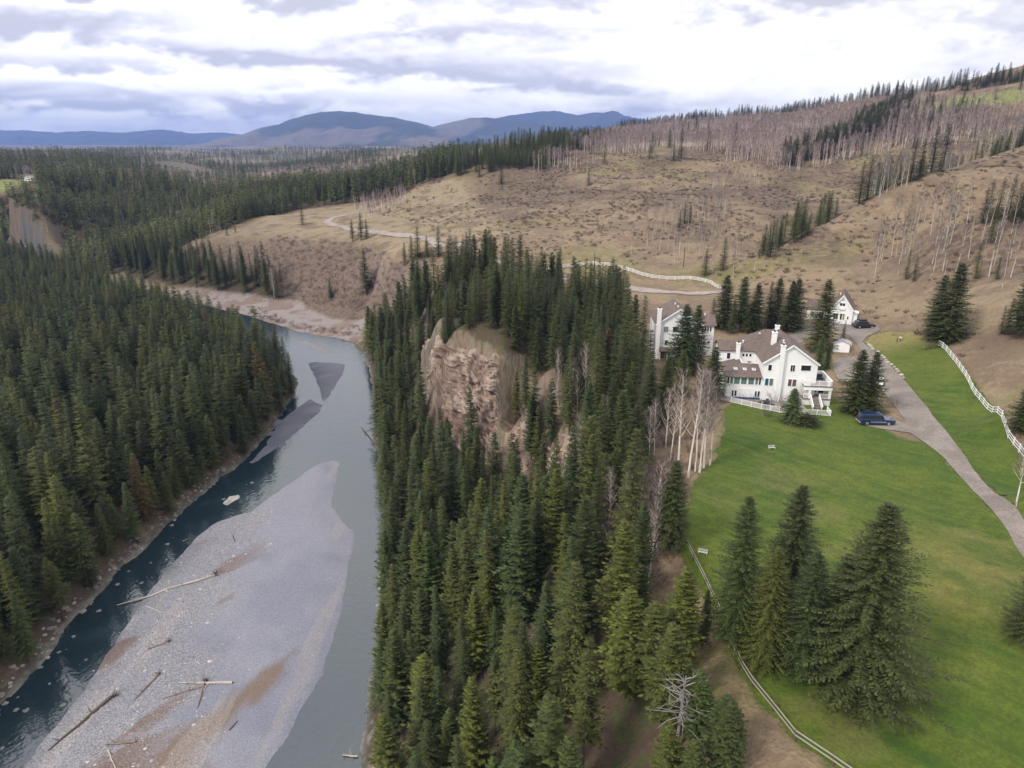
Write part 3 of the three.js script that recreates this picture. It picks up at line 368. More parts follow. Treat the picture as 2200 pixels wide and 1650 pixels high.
// a conifer: whorls of drooping boughs carrying folded sprays of needles
function conifer(o) {
  const R = rng(o.seed), S = new Soup(), T = new Soup(), H = o.h, bark = [0.075, 0.055, 0.042];
  limb(T, [[0, -0.5, 0], [0, H * 0.3, 0], [0, H * 0.7, 0], [0, H * 0.97, 0]], [H * 0.012, H * 0.0095, H * 0.005, 0.01], 6, () => { const k = 0.8 + 0.4 * R(); return bark.map((v) => v * k); });
  for (let w = 0; w < o.whorls; w++) {
    const t = Math.pow((w + 0.5) / o.whorls, 0.86), n = Math.max(3, Math.round(o.per * (1 - t * 0.45))), wj = 0.8 + 0.38 * R(), lop = 0.18 * Math.sin(t * 5 + o.seed), a0 = o.seed + t * 3;
    for (let b = 0; b < n; b++) {
      const y0 = H * (o.base + (0.985 - o.base) * t) + (R() - 0.5) * 0.5, prof = o.profile(t), a = (b + (w % 2) * 0.5 + (R() - 0.5) * 0.7) / n * 6.2832, L = Math.max(0.16, o.r * prof * wj * (1 + lop * Math.cos(a - a0)) * (0.72 + 0.5 * R()));
      if (R() < o.gap) continue;
      const ca = Math.cos(a), sa = Math.sin(a), tilt = mix(o.tilt0, o.tilt1, t) + (R() - 0.5) * 0.18, droop = o.droop * (0.7 + 0.6 * R());
      const at = (s) => [ca * L * s, y0 + L * (tilt * s - droop * s * s + o.lift * s * s * s * s), sa * L * s];
      const kk = Math.max(2, Math.round(o.sprays * (0.45 + 0.55 * L / o.r)));
      for (let k = 0; k < kk; k++) {
        const s = mix(0.08, 1, (k + 0.6 * R()) / (kk - 0.4)), P = at(Math.min(1, s)), len = (o.len * (0.65 + 0.6 * R())) * (0.6 + 0.4 * L / o.r) * (1.1 - 0.35 * s);
        for (let e = 0; e < (k === kk - 1 ? 1 : 2); e++) {
          const da = k === kk - 1 ? (R() - 0.5) * 0.3 : (e ? 1 : -1) * (0.55 + 0.6 * R()), cd = Math.cos(a + da), sd = Math.sin(a + da), dy = (R() - 0.45) * 0.55 + tilt * 0.6 - droop * s * o.hang;
          const D = nrm([cd, dy, sd]), side = nrm(cross(D, [0, 1, 0])), wd = len * o.wide * (0.7 + 0.6 * R()), tip = vadd(P, D, len), mid = vadd(P, D, len * 0.45), l = vadd(vadd(mid, side, wd), [0, 1, 0], -wd * o.fold), r = vadd(vadd(mid, side, -wd), [0, 1, 0], -wd * o.fold);
          const out = nrm([cd * 0.75, 0.75, sd * 0.75]), nl = nrm(vadd(out, side, 0.5)), nr = nrm(vadd(out, side, -0.5)), q = 0.62 + 0.6 * R(), col = mix3(o.c0, o.c1, R()).map((v) => v * q);
          S.tri(P, l, tip, out, nl, out, col); S.tri(P, tip, r, out, out, nr, col);
        }
      }
    }
  }
  return { crown: S.geo(), trunk: T.geo() };
}
const spruceProfile = (t) => Math.pow(1 - t, 0.7) * (t < 0.08 ? 0.7 + t * 3.7 : 1), fullProfile = (t) => Math.pow(1 - t, 0.6) * Math.min(1, 0.78 + t * 1.6), pineProfile = (t) => Math.pow(1 - t, 0.62) * Math.min(1, 0.55 + t * 2.2), slimProfile = (t) => Math.pow(1 - t, 0.66) * Math.min(1, 0.75 + t * 1.5);
const SP = { h: 18, r: 2.7, whorls: 28, per: 9, sprays: 8, len: 0.74, wide: 0.21, fold: 0.45, tilt0: -0.12, tilt1: 0.55, droop: 0.34, lift: 0.22, hang: 0.5, gap: 0.06, base: 0.06, profile: spruceProfile, c0: [0.04, 0.056, 0.01], c1: [0.074, 0.09, 0.015] };
const SPRUCE = [
  conifer({ ...SP, seed: 11, r: 2.9 }), conifer({ ...SP, seed: 12, r: 2.3, profile: slimProfile, whorls: 26 }), conifer({ ...SP, seed: 13, r: 3.0, gap: 0.12 }), conifer({ ...SP, seed: 14, r: 2.1, profile: slimProfile, gap: 0.1, base: 0.12 }),
  conifer({ ...SP, seed: 15, r: 2.6, profile: pineProfile, tilt0: 0.05, tilt1: 0.75, droop: 0.15, lift: 0.25, len: 0.85, wide: 0.32, base: 0.1, gap: 0.12, c0: [0.044, 0.064, 0.01], c1: [0.08, 0.1, 0.016] }),
  conifer({ ...SP, seed: 16, r: 2.3, profile: pineProfile, gap: 0.28, base: 0.3, whorls: 22 }),
];
const HERO = [
  conifer({ ...SP, seed: 31, h: 18, r: 4.0, profile: fullProfile, whorls: 44, per: 13, sprays: 12, base: 0.015, len: 0.78, wide: 0.2, gap: 0.03 }), conifer({ ...SP, seed: 32, h: 18, r: 3.5, profile: fullProfile, whorls: 44, per: 12, sprays: 12, len: 0.76, wide: 0.2, base: 0.1, gap: 0.1 }),
  conifer({ ...SP, seed: 33, h: 18, r: 3.6, whorls: 44, per: 13, sprays: 12, len: 0.78, wide: 0.2, profile: fullProfile, gap: 0.08, base: 0.04 }),
];
const FINE = [conifer({ ...SP, seed: 41, h: 18, r: 4.0, profile: fullProfile, whorls: 60, per: 14, sprays: 17, base: 0.015, len: 0.46, wide: 0.2, gap: 0.05 }), conifer({ ...SP, seed: 42, h: 18, r: 3.5, profile: fullProfile, whorls: 58, per: 12, sprays: 16, base: 0.08, len: 0.46, wide: 0.2, gap: 0.1 })];
const FAR_TREE = [conifer({ ...SP, seed: 51, whorls: 11, per: 5, sprays: 2, len: 1.9, wide: 0.36, r: 2.6 }), conifer({ ...SP, seed: 52, whorls: 11, per: 5, sprays: 2, len: 1.9, wide: 0.36, r: 2.2, profile: slimProfile })];
const joined = (t) => mergeGeometries([t.crown, t.trunk]);
// a leafless aspen: pale stem, steep forking limbs, fine twigs
function aspen(o) {
  const R = rng(o.seed), T = new Soup(), B = new Soup(), H = o.h, pts = [], rad = [], lean = [(R() - 0.5) * 0.08, (R() - 0.5) * 0.08], n = 8;
  for (let i = 0; i <= n; i++) { const t = i / n; pts.push([lean[0] * H * t + (R() - 0.5) * 0.22 * t, -0.4 + H * t, lean[1] * H * t + (R() - 0.5) * 0.22 * t]); rad.push(mix(o.r, 0.018, Math.pow(t, 0.8))); }
  limb(T, pts, rad, 6, (i) => { const k = R() < 0.16 ? 0.3 : 0.85 + 0.25 * R(); return [0.46 * k, 0.42 * k, 0.36 * k]; });
  const stemAt = (t) => { const f = t * n, i = Math.min(n - 1, f | 0), u = f - i; return pts[i].map((v, q) => mix(v, pts[i + 1][q], u)); };
  for (let b = 0; b < o.limbs; b++) {
    const t = mix(o.from, 0.97, Math.pow((b + R() * 0.7) / o.limbs, 0.85)), P = stemAt(t), a = b * 2.4 + R(), L = H * o.spread * (1.12 - t) * (0.6 + 0.7 * R()) + 0.5, up = 0.7 + 0.9 * R() + t * 0.6;
    const bp = [P]; let D = nrm([Math.cos(a), up, Math.sin(a)]), Q = P; for (let k = 0; k < 3; k++) { Q = vadd(Q, D, L / 3); bp.push(Q); D = nrm([D[0] + (R() - 0.5) * 0.3, D[1] + 0.14, D[2] + (R() - 0.5) * 0.3]); }
    const r0 = Math.max(0.03, o.r * (o.thick ?? 0.45) * (1.1 - t)); limb(B, bp, [r0, r0 * 0.7, r0 * 0.45, 0.006], 3, () => { const k = 0.8 + 0.4 * R(); return [0.38 * k, 0.33 * k, 0.285 * k]; });
    for (let k = 0; k < o.twigs; k++) {
      const s = 0.3 + 0.7 * R(), i = Math.min(2, (s * 3) | 0), u = s * 3 - i, p = bp[i].map((v, q) => mix(v, bp[i + 1][q], u)), d = nrm([D[0] + (R() - 0.5) * 1.7, D[1] * 0.8 + R() * 0.5, D[2] + (R() - 0.5) * 1.7]), l = (0.5 + R()) * o.twigLen, e = vadd(p, d, l), sd = nrm(cross(d, [R() - 0.5, R() - 0.5, R() - 0.5])), w = o.twigW, q = 0.75 + 0.5 * R(), col = [0.19 * q, 0.158 * q, 0.146 * q], N = nrm([d[0] * 0.3 + Math.cos(a) * 0.5, 0.7, d[2] * 0.3 + Math.sin(a) * 0.5]);
      B.tri(vadd(p, sd, -w), vadd(p, sd, w), e, N, N, N, col);
      const m = vadd(p, d, l * 0.45), e2 = vadd(m, nrm([d[0] + (R() - 0.5) * 1.6, d[1] + 0.2, d[2] + (R() - 0.5) * 1.6]), l * 0.55); B.tri(vadd(m, sd, -w * 0.8), vadd(m, sd, w * 0.8), e2, N, N, N, col);
    }
  }
  return { crown: B.geo(), trunk: T.geo() };
}
const AS = { h: 14, r: 0.17, limbs: 20, from: 0.4, spread: 0.26, twigs: 9, twigLen: 0.9, twigW: 0.03 };
const ASPEN = [aspen({ ...AS, seed: 61 }), aspen({ ...AS, seed: 62, from: 0.5, r: 0.13 }), aspen({ ...AS, seed: 63, from: 0.45, spread: 0.22, limbs: 16 })];
const ASPEN_BIG = [aspen({ ...AS, seed: 71, limbs: 34, twigs: 14, thick: 0.62, twigW: 0.022, from: 0.34, r: 0.2, spread: 0.3 }), aspen({ ...AS, seed: 72, limbs: 30, twigs: 14, thick: 0.62, twigW: 0.022, from: 0.4, r: 0.18, spread: 0.26 })];
const ASPEN_FAR = [aspen({ ...AS, seed: 81, limbs: 14, twigs: 7, twigLen: 1.6, twigW: 0.055, from: 0.3, spread: 0.22, r: 0.12 }), aspen({ ...AS, seed: 82, limbs: 12, twigs: 7, twigLen: 1.5, twigW: 0.055, from: 0.4, spread: 0.2, r: 0.12 })];
// a leafless shrub: a fan of thin stems
function shrub(seed, n, h, w, c, tw) {
  const R = rng(seed), S = new Soup();
  for (let i = 0; i < n; i++) {
    const a = R() * 6.283, sp = Math.sqrt(R()), b = [Math.cos(a) * sp * w * 0.35, -0.1, Math.sin(a) * sp * w * 0.35], l = h * (0.55 + 0.6 * R()), d = nrm([Math.cos(a) * sp * w * 0.8 / h, 1, Math.sin(a) * sp * w * 0.8 / h]);
    let p = b, sd = nrm(cross(d, [R() - 0.5, 0.1, R() - 0.5])); const q = 0.7 + 0.6 * R(), col = c.map((v) => v * q), N = nrm([Math.cos(a) * 0.5, 0.8, Math.sin(a) * 0.5]);
    const m = vadd(p, d, l * 0.5); S.tri(vadd(p, sd, -tw), vadd(p, sd, tw), vadd(m, sd, tw * 0.6), N, N, N, col); S.tri(vadd(p, sd, -tw), vadd(m, sd, tw * 0.6), vadd(p, d, l), N, N, N, col);
    for (let k = 0; k < 3; k++) { const s = vadd(p, d, l * (0.35 + 0.5 * R())), e = vadd(s, nrm([d[0] + (R() - 0.5) * 1.6, d[1] * 0.8, d[2] + (R() - 0.5) * 1.6]), l * 0.42); S.tri(vadd(s, sd, -tw * 0.7), vadd(s, sd, tw * 0.7), e, N, N, N, col); }
  }
  return S.geo();
}
const TINT = [leafMat(0.8, 0.8, 0.74), leafMat(1.05, 0.94, 0.65), leafMat(0.64, 0.78, 0.9), leafMat(0.6, 0.64, 0.6), leafMat(1.3, 1.15, 0.7), leafMat(0.78, 0.92, 0.74)], BARK = leafMat(), BLUE = leafMat(1.5, 1.6, 2.6), PALE = leafMat(1.55, 1.5, 1.5);
const view = new THREE.Matrix4().multiplyMatrices(camera.projectionMatrix, (camera.updateMatrixWorld(), camera.matrixWorldInverse.copy(camera.matrixWorld).invert()));
const seen = (x, y, z, m = 1.05) => { const v = new THREE.Vector3(x, y, z).applyMatrix4(view); return v.z < 1 && Math.abs(v.x) < m && Math.abs(v.y) < m; };
function treeThing(name, model, nominal, mat, x, z, h, R, label, category, group, wide = 1, trunkMat = BARK) {
  const k = h / nominal, g = thing(name, label, category, x, groundAt(x, z), z, R() * 6.283, group), c = mesh('crown', model.crown, mat, g), t = mesh('trunk', model.trunk, trunkMat, g);
  for (const m of [c, t]) m.scale.set(k * wide, k, k * wide);
  g.rotation.x = (R() - 0.5) * 0.06; g.rotation.z = (R() - 0.5) * 0.06;
  return g;
}
function massOf(name, label, models, mat, spots, R, nominal, tone, fat = 0.85) {   // many plants that no one could count: one instanced object per shape
  models.forEach((geo, i) => {
    const mine = spots.filter((_, k) => k % models.length === i); if (!mine.length) return;
    const im = new THREE.InstancedMesh(geo, mat, mine.length), M = new THREE.Matrix4(), q = new THREE.Quaternion(), up = new THREE.Vector3(0, 1, 0), col = new THREE.Color();
    mine.forEach(([x, z, h, y], k) => { const s = h / nominal, w = s * (fat + 0.4 * R()); q.setFromAxisAngle(up, R() * 6.283); q.x += (R() - 0.5) * 0.035; q.z += (R() - 0.5) * 0.035; q.normalize(); M.compose(new THREE.Vector3(x, y ?? groundAt(x, z), z), q, new THREE.Vector3(w, s, w)); im.setMatrixAt(k, M); const c = tone(R); im.setColorAt(k, col.setRGB(c[0], c[1], c[2])); });
    im.name = numbered(name); im.castShadow = im.receiveShadow = true; kind(im, 'stuff', label); scene.add(im);
  });
}
function scatter(seed, x0, x1, z0, z1, step, ok) { const R = rng(seed), o = []; for (let z = z0; z < z1; z += step) for (let x = x0; x < x1; x += step) { const a = x + (R() - 0.5) * step * 1.1, b = z + (R() - 0.5) * step * 1.1, h = ok(a, b, R); if (h) o.push([a, b, h]); } return o; }
const evergreen = (R) => { const k = 0.52 + 0.52 * R(), y = R(); return y < 0.025 ? [k * 1.9, k * 1.0, k * 0.7] : y < 0.25 ? [k * 1.25, k * 1.12, k * 0.75] : y < 0.5 ? [k * 0.85, k * 0.98, k * 1.05] : [k, k, k * 0.85]; };
const hillgreen = (R) => { const k = 0.85 + 0.75 * R(); return R() < 0.35 ? [k * 1.25, k * 1.12, k * 0.8] : [k, k, k * 0.9]; };
const greyish = (R) => { const k = 0.8 + 0.45 * R(); return [k * 1.02, k * 0.97, k * 1.04]; };
const clear = (x, z) => inside(LAWN, x, z, 2) || inside(DRIVE, x, z, 2) || inside(RIVER, x, z, 1.5);
// ---- spruces one can pick out, each at its own spot: [x, z, height, shape, tint, width]
const spruceLabel = {};
const singles = [];
const S1 = (label, group, list) => list.forEach(([p, shape, tint, wide]) => singles.push({ p, shape, tint, wide: wide ?? 1, label, group }));
S1('biggest and broadest spruce of the clump on the lawn', null, [[[29.1,-48.1,17.9], 'f0', 0, 1.05]]);
S1('tall blackish spruce at the back of the lawn clump', null, [[[27,-58.3,14.7], 'f1', 3]]);
S1('bluish green spruce between the yellowish and the biggest one on the lawn', null, [[[25.4,-50.7,12.3], 'f1', 2, 0.95]]);
S1('dark spruce tucked against the biggest one on the lawn', null, [[[28.1,-50.9,11.8], 'f0', 3, 0.9]]);
S1('bright yellowish green spruce in the clump growing on the lawn', null, [[[22.7,-52.2,12], 'f0', 4, 0.85]]);
S1('spruce with a bare lower trunk beside the wooden rail fence', null, [[[21,-54.9,15.7], 'f1', 5, 0.85]]);
S1('broad spruce at the edge of the lawn beside the gravel drive', null, [[[47.1,-53.3,10.2], 'f0', 0]]);
S1('full spruce growing beside the parked dark blue car', 'twin spruces beside the dark blue car', [[[58.6,-113.5,11.2], 'h0', 0, 1.0], [[61.4,-113.8,10.6], 'h2', 0, 1.0]]);
S1('tall spruce between the main house and the cottage', null, [[[67.6,-149.1,15.6], 'h0', 1, 0.95]]);
S1('silvery blue spruce beside the roof of the main house', 'blue spruces at the main house', [[[61.9,-136.3,7.1], 'h2', 'b', 0.85], [[63.9,-137,5.3], 'h2', 'b', 0.85]]);
S1('small bluish spruce growing at the patio', null, [[[46.3,-108.8,6], 'h0', 'b', 1.35]]);
S1('slim yellowish conifer beside the small shed', null, [[[71.8,-148.3,6.7], 's3', 4, 0.8]]);
S1('large spruce in front of the second white house', 'spruces in front of the second house', [[[33.9,-133.9,13.9], 'h0', 2], [[36.9,-137.2,13], 'h1', 0]]);
S1('bright green young spruce below the second white house', null, [[[30.6,-120.8,8.6], 'h2', 4, 0.9]]);
S1('spruce at the corner of the main house above the aspens', null, [[[35.8,-118.7,10.1], 'h1', 0, 1.05]]);
S1('dark spruce in the row behind the main house', 'spruces behind the main house', [[[52.1,-169.9,13.3], 'h0', 3], [[55.6,-167.5,13.3], 'h1', 5], [[52.9,-165.1,8.6], 's0', 0], [[58.5,-165.9,11.9], 'h2', 3], [[62.4,-168.1,11.7], 's0', 3], [[64.7,-169.7,11.9], 'h0', 0], [[65.9,-164.2,12.3], 'h1', 3], [[67.9,-166.1,12.2], 'h0', 3], [[56.5,-164.9,8], 's2', 1], [[50.2,-172.5,7.1], 's0', 5]]);
S1('massive spruce where the white rail fence ends on the slope', 'spruces at the end of the white fence', [[[89.8,-145.6,13.7], 'h2', 0, 1.05], [[90.4,-141.7,16.6], 'h0', 0, 1.0]]);
S1('spruce on the slope outside the white rail fence', 'spruces outside the white fence', [[[75.4,-97,7.7], 'h0', 0], [[94.7,-127.9,12.8], 'h1', 3], [[93.9,-130.4,7.2], 's0', 3], [[94,-131.8,5.7], 's1', 3]]);
S1('small spruce among bare aspens on the near hillside', 'spruces among the hillside aspens', [[[106,-189.6,8], 's0', 1, 0.8], [[106.3,-186.1,7.4], 's1', 0, 0.8], [[112,-170.1,8.9], 's0', 1], [[113.1,-164.3,5.2], 's0', 3], [[70.2,-235.1,11], 's0', 1, 0.9], [[64.3,-234.6,9.2], 's2', 2], [[107,-169.4,6.7], 's3', 3]]);
S1('spruce in the dense clump on the near hillside rise', 'spruces on the hillside rise', [[[129.2,-196.7,10.4], 's0', 0], [[129.9,-193.9,11.4], 's0', 1], [[132.1,-192.7,11.7], 's2', 0], [[134.8,-192.2,13.6], 's0', 1], [[127.1,-195,9.7], 's1', 3], [[132,-189.4,10.6], 's0', 3], [[135.3,-190.1,12.3], 's2', 0]]);
S1('spruce standing in the gully on the hillside', 'spruces in the hillside gully', [[[84.8,-240,10.5], 's2', 3], [[84.5,-232.5,11.9], 's0', 3], [[90,-240.9,9.3], 's0', 3], [[105.5,-268.5,13.6], 's0', 3], [[100.8,-249.6,9.5], 's2', 0], [[102.7,-249.4,6.8], 's1', 3], [[136.1,-317.3,12.9], 's0', 3], [[144.9,-331,12.8], 's0', 1], [[150.6,-337,7.8], 's2', 3], [[132.2,-277.5,15.7], 's2', 1], [[134.3,-276.1,16.4], 's0', 1], [[196.5,-395.3,19.7], 's2', 1], [[206.9,-404.5,17.1], 's0', 0], [[149.4,-285.4,12.9], 's2', 1], [[152.9,-282.4,15.2], 's0', 0], [[157.1,-284,14.4], 's1', 3], [[163.7,-288.3,17.1], 's0', 0], [[246.9,-424,23.8], 's0', 3]]);
S1('lone spruce on the dry slope across the river', 'lone spruces on the dry slope', [[[-67.4,-324.2,21.2], 's3', 0], [[-85.5,-328.3,8.8], 's0', 2], [[-123.7,-425.7,10.4], 's2', 2], [[-156.2,-405.9,4.6], 's2', 2], [[-158.7,-399.6,5.1], 's0', 2]]);
S1('spruce beside the bend of the gravel road', 'spruces beside the road bend', [[[-81.9,-368.1,11.2], 's3', 0], [[-77.1,-366,13.9], 's3', 0], [[-74.4,-367.3,9.8], 's1', 0], [[-46.5,-307.7,10], 's3', 0], [[-39.6,-279.3,10.3], 's3', 0], [[-36.9,-278.3,12.7], 's1', 0], [[-33.1,-277.3,9], 's3', 1], [[-28.5,-275.1,11.3], 's1', 0]]);
S1('dark bushy pine beside the dead silvery tree', 'pines beside the dead tree', [[[16.4,-42.2,7.2], 's4', 3, 1.3], [[12.1,-42.9,6.6], 's4', 1, 1.4], [[13.6,-41.3,6], 's4', 0, 1.4]]);
S1('full spruce standing between the eroded bank and the lawn', 'spruces between bank and lawn', [[[18.1,-70.4,11.5], 'h1', 0, 0.85], [[17.7,-93.4,12.5], 'h1', 3, 0.9], [[15.8,-95.7,13], 'h2', 0, 0.85], [[22.1,-105.1,11], 'h1', 3, 0.9], [[25.1,-109,10.9], 'h0', 0, 0.85], [[13.2,-95.9,12.2], 's0', 0], [[20,-97.4,7.9], 's2', 3], [[16.2,-107.3,12.2], 's0', 3]]);
S1('light green bushy pine on the brown bank outside the wooden fence', 'pines on the bank outside the wooden fence', [[[15.4,-54.2,11.4], 's4', 4, 1.15], [[12.6,-52.4,10.7], 's4', 1, 1.25], [[10.7,-53.9,12.3], 's4', 4, 1.2], [[13.4,-48.1,10.8], 's4', 1, 1.25], [[15.1,-46.1,7.1], 's4', 5, 1.3]]);
S1('thin dark young spruce on the brown bank beside the wooden fence', null, [[[18.1,-55.7,6.6], 's3', 3, 0.9]]);
S1('low dark conifer at the lower end of the brown bank', null, [[[16.4,-43.2,6.6], 's4', 3, 1.5]]);
S1('solitary spruce on the open brown hillside', 'solitary hillside spruces', [[[46.6,-447.6,10.3], 's0', 2], [[-6.8,-464.6,12.7], 's1', 2], [[-21.5,-484.9,10.2], 's1', 3], [[74.1,-310.3,9.3], 's0', 3], [[77.1,-313,7.5], 's2', 3], [[70.7,-303.5,7.7], 's0', 3], [[120.1,-527.7,20.2], 's0', 3], [[113.6,-521.9,10.9], 's0', 3], [[190.6,-780.1,23.6], 's0', 3], [[193.9,-649.7,14.4], 's2', 3], [[285.6,-916.5,11.6], 's0', 3]]);
const rs = rng(900);
for (const s of singles) {
  const hero = s.shape[0] !== 's', model = (s.shape[0] === 'f' ? FINE : hero ? HERO : SPRUCE)[+s.shape[1]];
  treeThing('spruce_tree', model, 18, s.tint === 'b' ? BLUE : TINT[s.tint], s.p[0], s.p[1], clamp(s.p[2], 3, 24), rs, s.label, 'spruce tree', s.group, s.wide * (hero ? 1.28 : s.p[1] < -210 ? 1.5 : 1.2));
}
// ---- close woods: the largest trees in view are things, the rest one mass
{
  const taken = singles.map((s) => s.p), free = (x, z) => !taken.some((p) => (p[0] - x) ** 2 + (p[1] - z) ** 2 < 6);
  const bank = scatter(201, -420, -55, -470, -58, 4.0, (x, z, R) => inside(WOOD_BANK, x, z) && x > z * 0.86 - 45 && R() < 0.96 && (9 + 12 * Math.pow(R(), 0.7)) * (sdPoly(WOOD_BANK, x, z) > -4 ? 0.75 : 1));
  const slope = scatter(202, -70, 30, -262, -27, 3.9, (x, z, R) => { if (!inside(WOOD_SLOPE, x, z) || inside(RIVER, x, z, 0.5) || z > -46 && x > 5 || inside(ROCKFACE, x, z, 3.5) && (groundAt(x, z) > 12 || R() < 0.4) || inside(SOILBANK, x, z, 0.5) && R() < 0.55 || !free(x, z)) return 0; return R() < 0.93 && 7.5 + 10.5 * Math.pow(R(), 0.75); });
  const terrace = scatter(203, -40, 60, -260, -85, 3.9, (x, z, R) => inside(WOOD_TERRACE, x, z) && !clear(x, z) && free(x, z) && R() < 0.92 && 9 + 7 * Math.pow(R(), 0.8));
  const bend = scatter(204, -330, -90, -480, -320, 4.6, (x, z, R) => inside(WOOD_BEND, x, z) && R() < 0.9 && 13 + 8 * R());
  const sets = [[bank, 'dark spruce in the dense wood across the river from the houses', 'spruces in the wood across the river'], [slope, 'spruce on the steep wooded slope between river and terrace', 'spruces on the slope above the river'], [terrace, 'spruce in the wood on the terrace edge beside the second house', 'spruces on the terrace edge'], [bend, 'tall spruce in the belt of trees behind the pale river flat', 'spruces behind the river flat']];
  const rank = []; sets.forEach(([list, label, group], k) => list.forEach((p) => { const y = groundAt(p[0], p[1]); if (seen(p[0], y + p[2] * 0.75, p[1])) rank.push([p[2] / Math.hypot(p[0], 75 - y - p[2] / 2, p[1]), p, label, group, k]); }));
  rank.sort((a, b) => b[0] - a[0]); const R = rng(77), chosen = new Set(), limit = 300 - singles.length;
  for (const [, p, label, group, k] of rank.slice(0, limit)) { chosen.add(p); const pine = k === 1 && p[1] > -110 && R() < 0.45, i = pine ? 4 : R() < 0.12 ? 5 : (R() * 4) | 0; const ti = (R() * 6) | 0, [x, z] = p, where = k === 1 ? (sdPoly(RIVER, x, z) < 10 ? 'at the water\'s edge below the terrace' : sdPoly(ROCKFACE, x, z) < 18 ? 'near the pale rock face' : z > -80 ? 'on the slope below the wooden rail fence' : sdPoly(SOILBANK, x, z) < 14 ? 'beside the bare eroded bank' : 'on the wooded slope between river and terrace') : k === 0 ? (sdPoly(WOOD_BANK, x, z) > -7 ? 'in the front row of the wood across the river' : 'deep inside the wood across the river') : k === 2 ? 'in the wood on the terrace beside the second house' : 'in the belt behind the pale river flat';
    treeThing(pine ? 'pine_tree' : 'spruce_tree', SPRUCE[i], 18, TINT[ti], x, z, p[2], R, ['deep green', 'yellowish green', 'bluish green', 'blackish green', 'light olive', 'mid green'][ti] + ' ' + ['full ', 'slim ', 'broad ', 'narrow ', 'bushy ', 'bare-stemmed '][i] + (pine ? 'pine ' : 'spruce ') + where, pine ? 'pine tree' : 'spruce tree', (pine ? 'pines ' : 'spruces ') + where, 0.88 + 0.4 * R()); }
  const rest = sets.map(([list]) => list.filter((p) => !chosen.has(p)));
  massOf('forest', 'dense spruce forest on the river bank', [0, 1, 2, 3, 5, 1, 0].map((k) => joined(SPRUCE[k])), leafMat(), rest[0], R, 18, evergreen, 1.05);
  massOf('forest', 'spruces covering the steep river slope and terrace edge', SPRUCE.map(joined), leafMat(), [...rest[1], ...rest[2], ...rest[3]], R, 18, evergreen, 0.9);
}
// ---- woods on the hill and in the valley
const KNOLL = [[-72.4,-530.5], [-43.9,-496.7], [-12.2,-485.1], [15.8,-502.9], [33.6,-534.4], [76.8,-647.4], [114.5,-800.9], [81.9,-878.1], [7.7,-615.4], [-36.6,-584.2], [-70.5,-572.4]];
const RIDGE = strip(resample([[219.4,98.5,-1540.5], [305.3,105.3,-1236.4], [347.4,107.3,-1025.7], [373,112.3,-868.9], [394.7,118.4,-807.5], [414.5,124.2,-756.7], [430.9,125.1,-709.4], [464.6,129.5,-679.2], [521.1,144.8,-658]].map((q) => [q[0], q[2]]), 40), 17);
const BAND = [[175.4,-487.6], [192.5,-494.2], [209.8,-499.2], [238.9,-524.4], [262.5,-541.2], [301.6,-595.9], [362,-687], [357.3,-702.7], [319,-662.7], [259.8,-573.5], [217.7,-528.6], [188.9,-510.7]];
const ASPENS = [[9.2,-486.5], [62.7,-525], [116.8,-532.6], [169.9,-500.8], [172.1,-470.3], [208.7,-474.5], [245,-489.5], [259.6,-462], [321.7,-463.4], [362.1,-525.1], [333,-563.2], [380.4,-555.5], [425.7,-624.8], [385.1,-700.6], [313.8,-729.4], [292.1,-861.2], [261.7,-1058.5], [164.6,-1062], [102.4,-823.4], [34.1,-544]];
const ASPENS_B = [[42.2,-268.9], [61.2,-316.2], [88.4,-363.4], [107.5,-365.3], [89.7,-294.6], [67.4,-244.1], [49.8,-252.4]], ASPENS_C = [[101.5,-420.6], [156.8,-477.6], [158.7,-447.5], [120.5,-411.8]], ASPENS_D = [[99.2,-205.4], [127.1,-246.2], [149.4,-259.5], [126,-197.3], [133.1,-185.4], [107.1,-144.6], [107.3,-168.1], [105.2,-186.6]], ASPENS_E = [[132.7,-272.8], [150,-275], [259.2,-421.5], [244.8,-354], [316.1,-458.9], [273.3,-446.4], [156.7,-288.5], [196.5,-395.3]], ASPENS_F = [[-113,-519.4], [-84.7,-556.1], [-64.2,-455.9], [-73.3,-421.5], [-87.8,-412.4]], ASPENS_G = [[63.9,-242.9], [79.3,-263.9], [81.8,-231], [77.4,-225.5], [65.2,-229]];
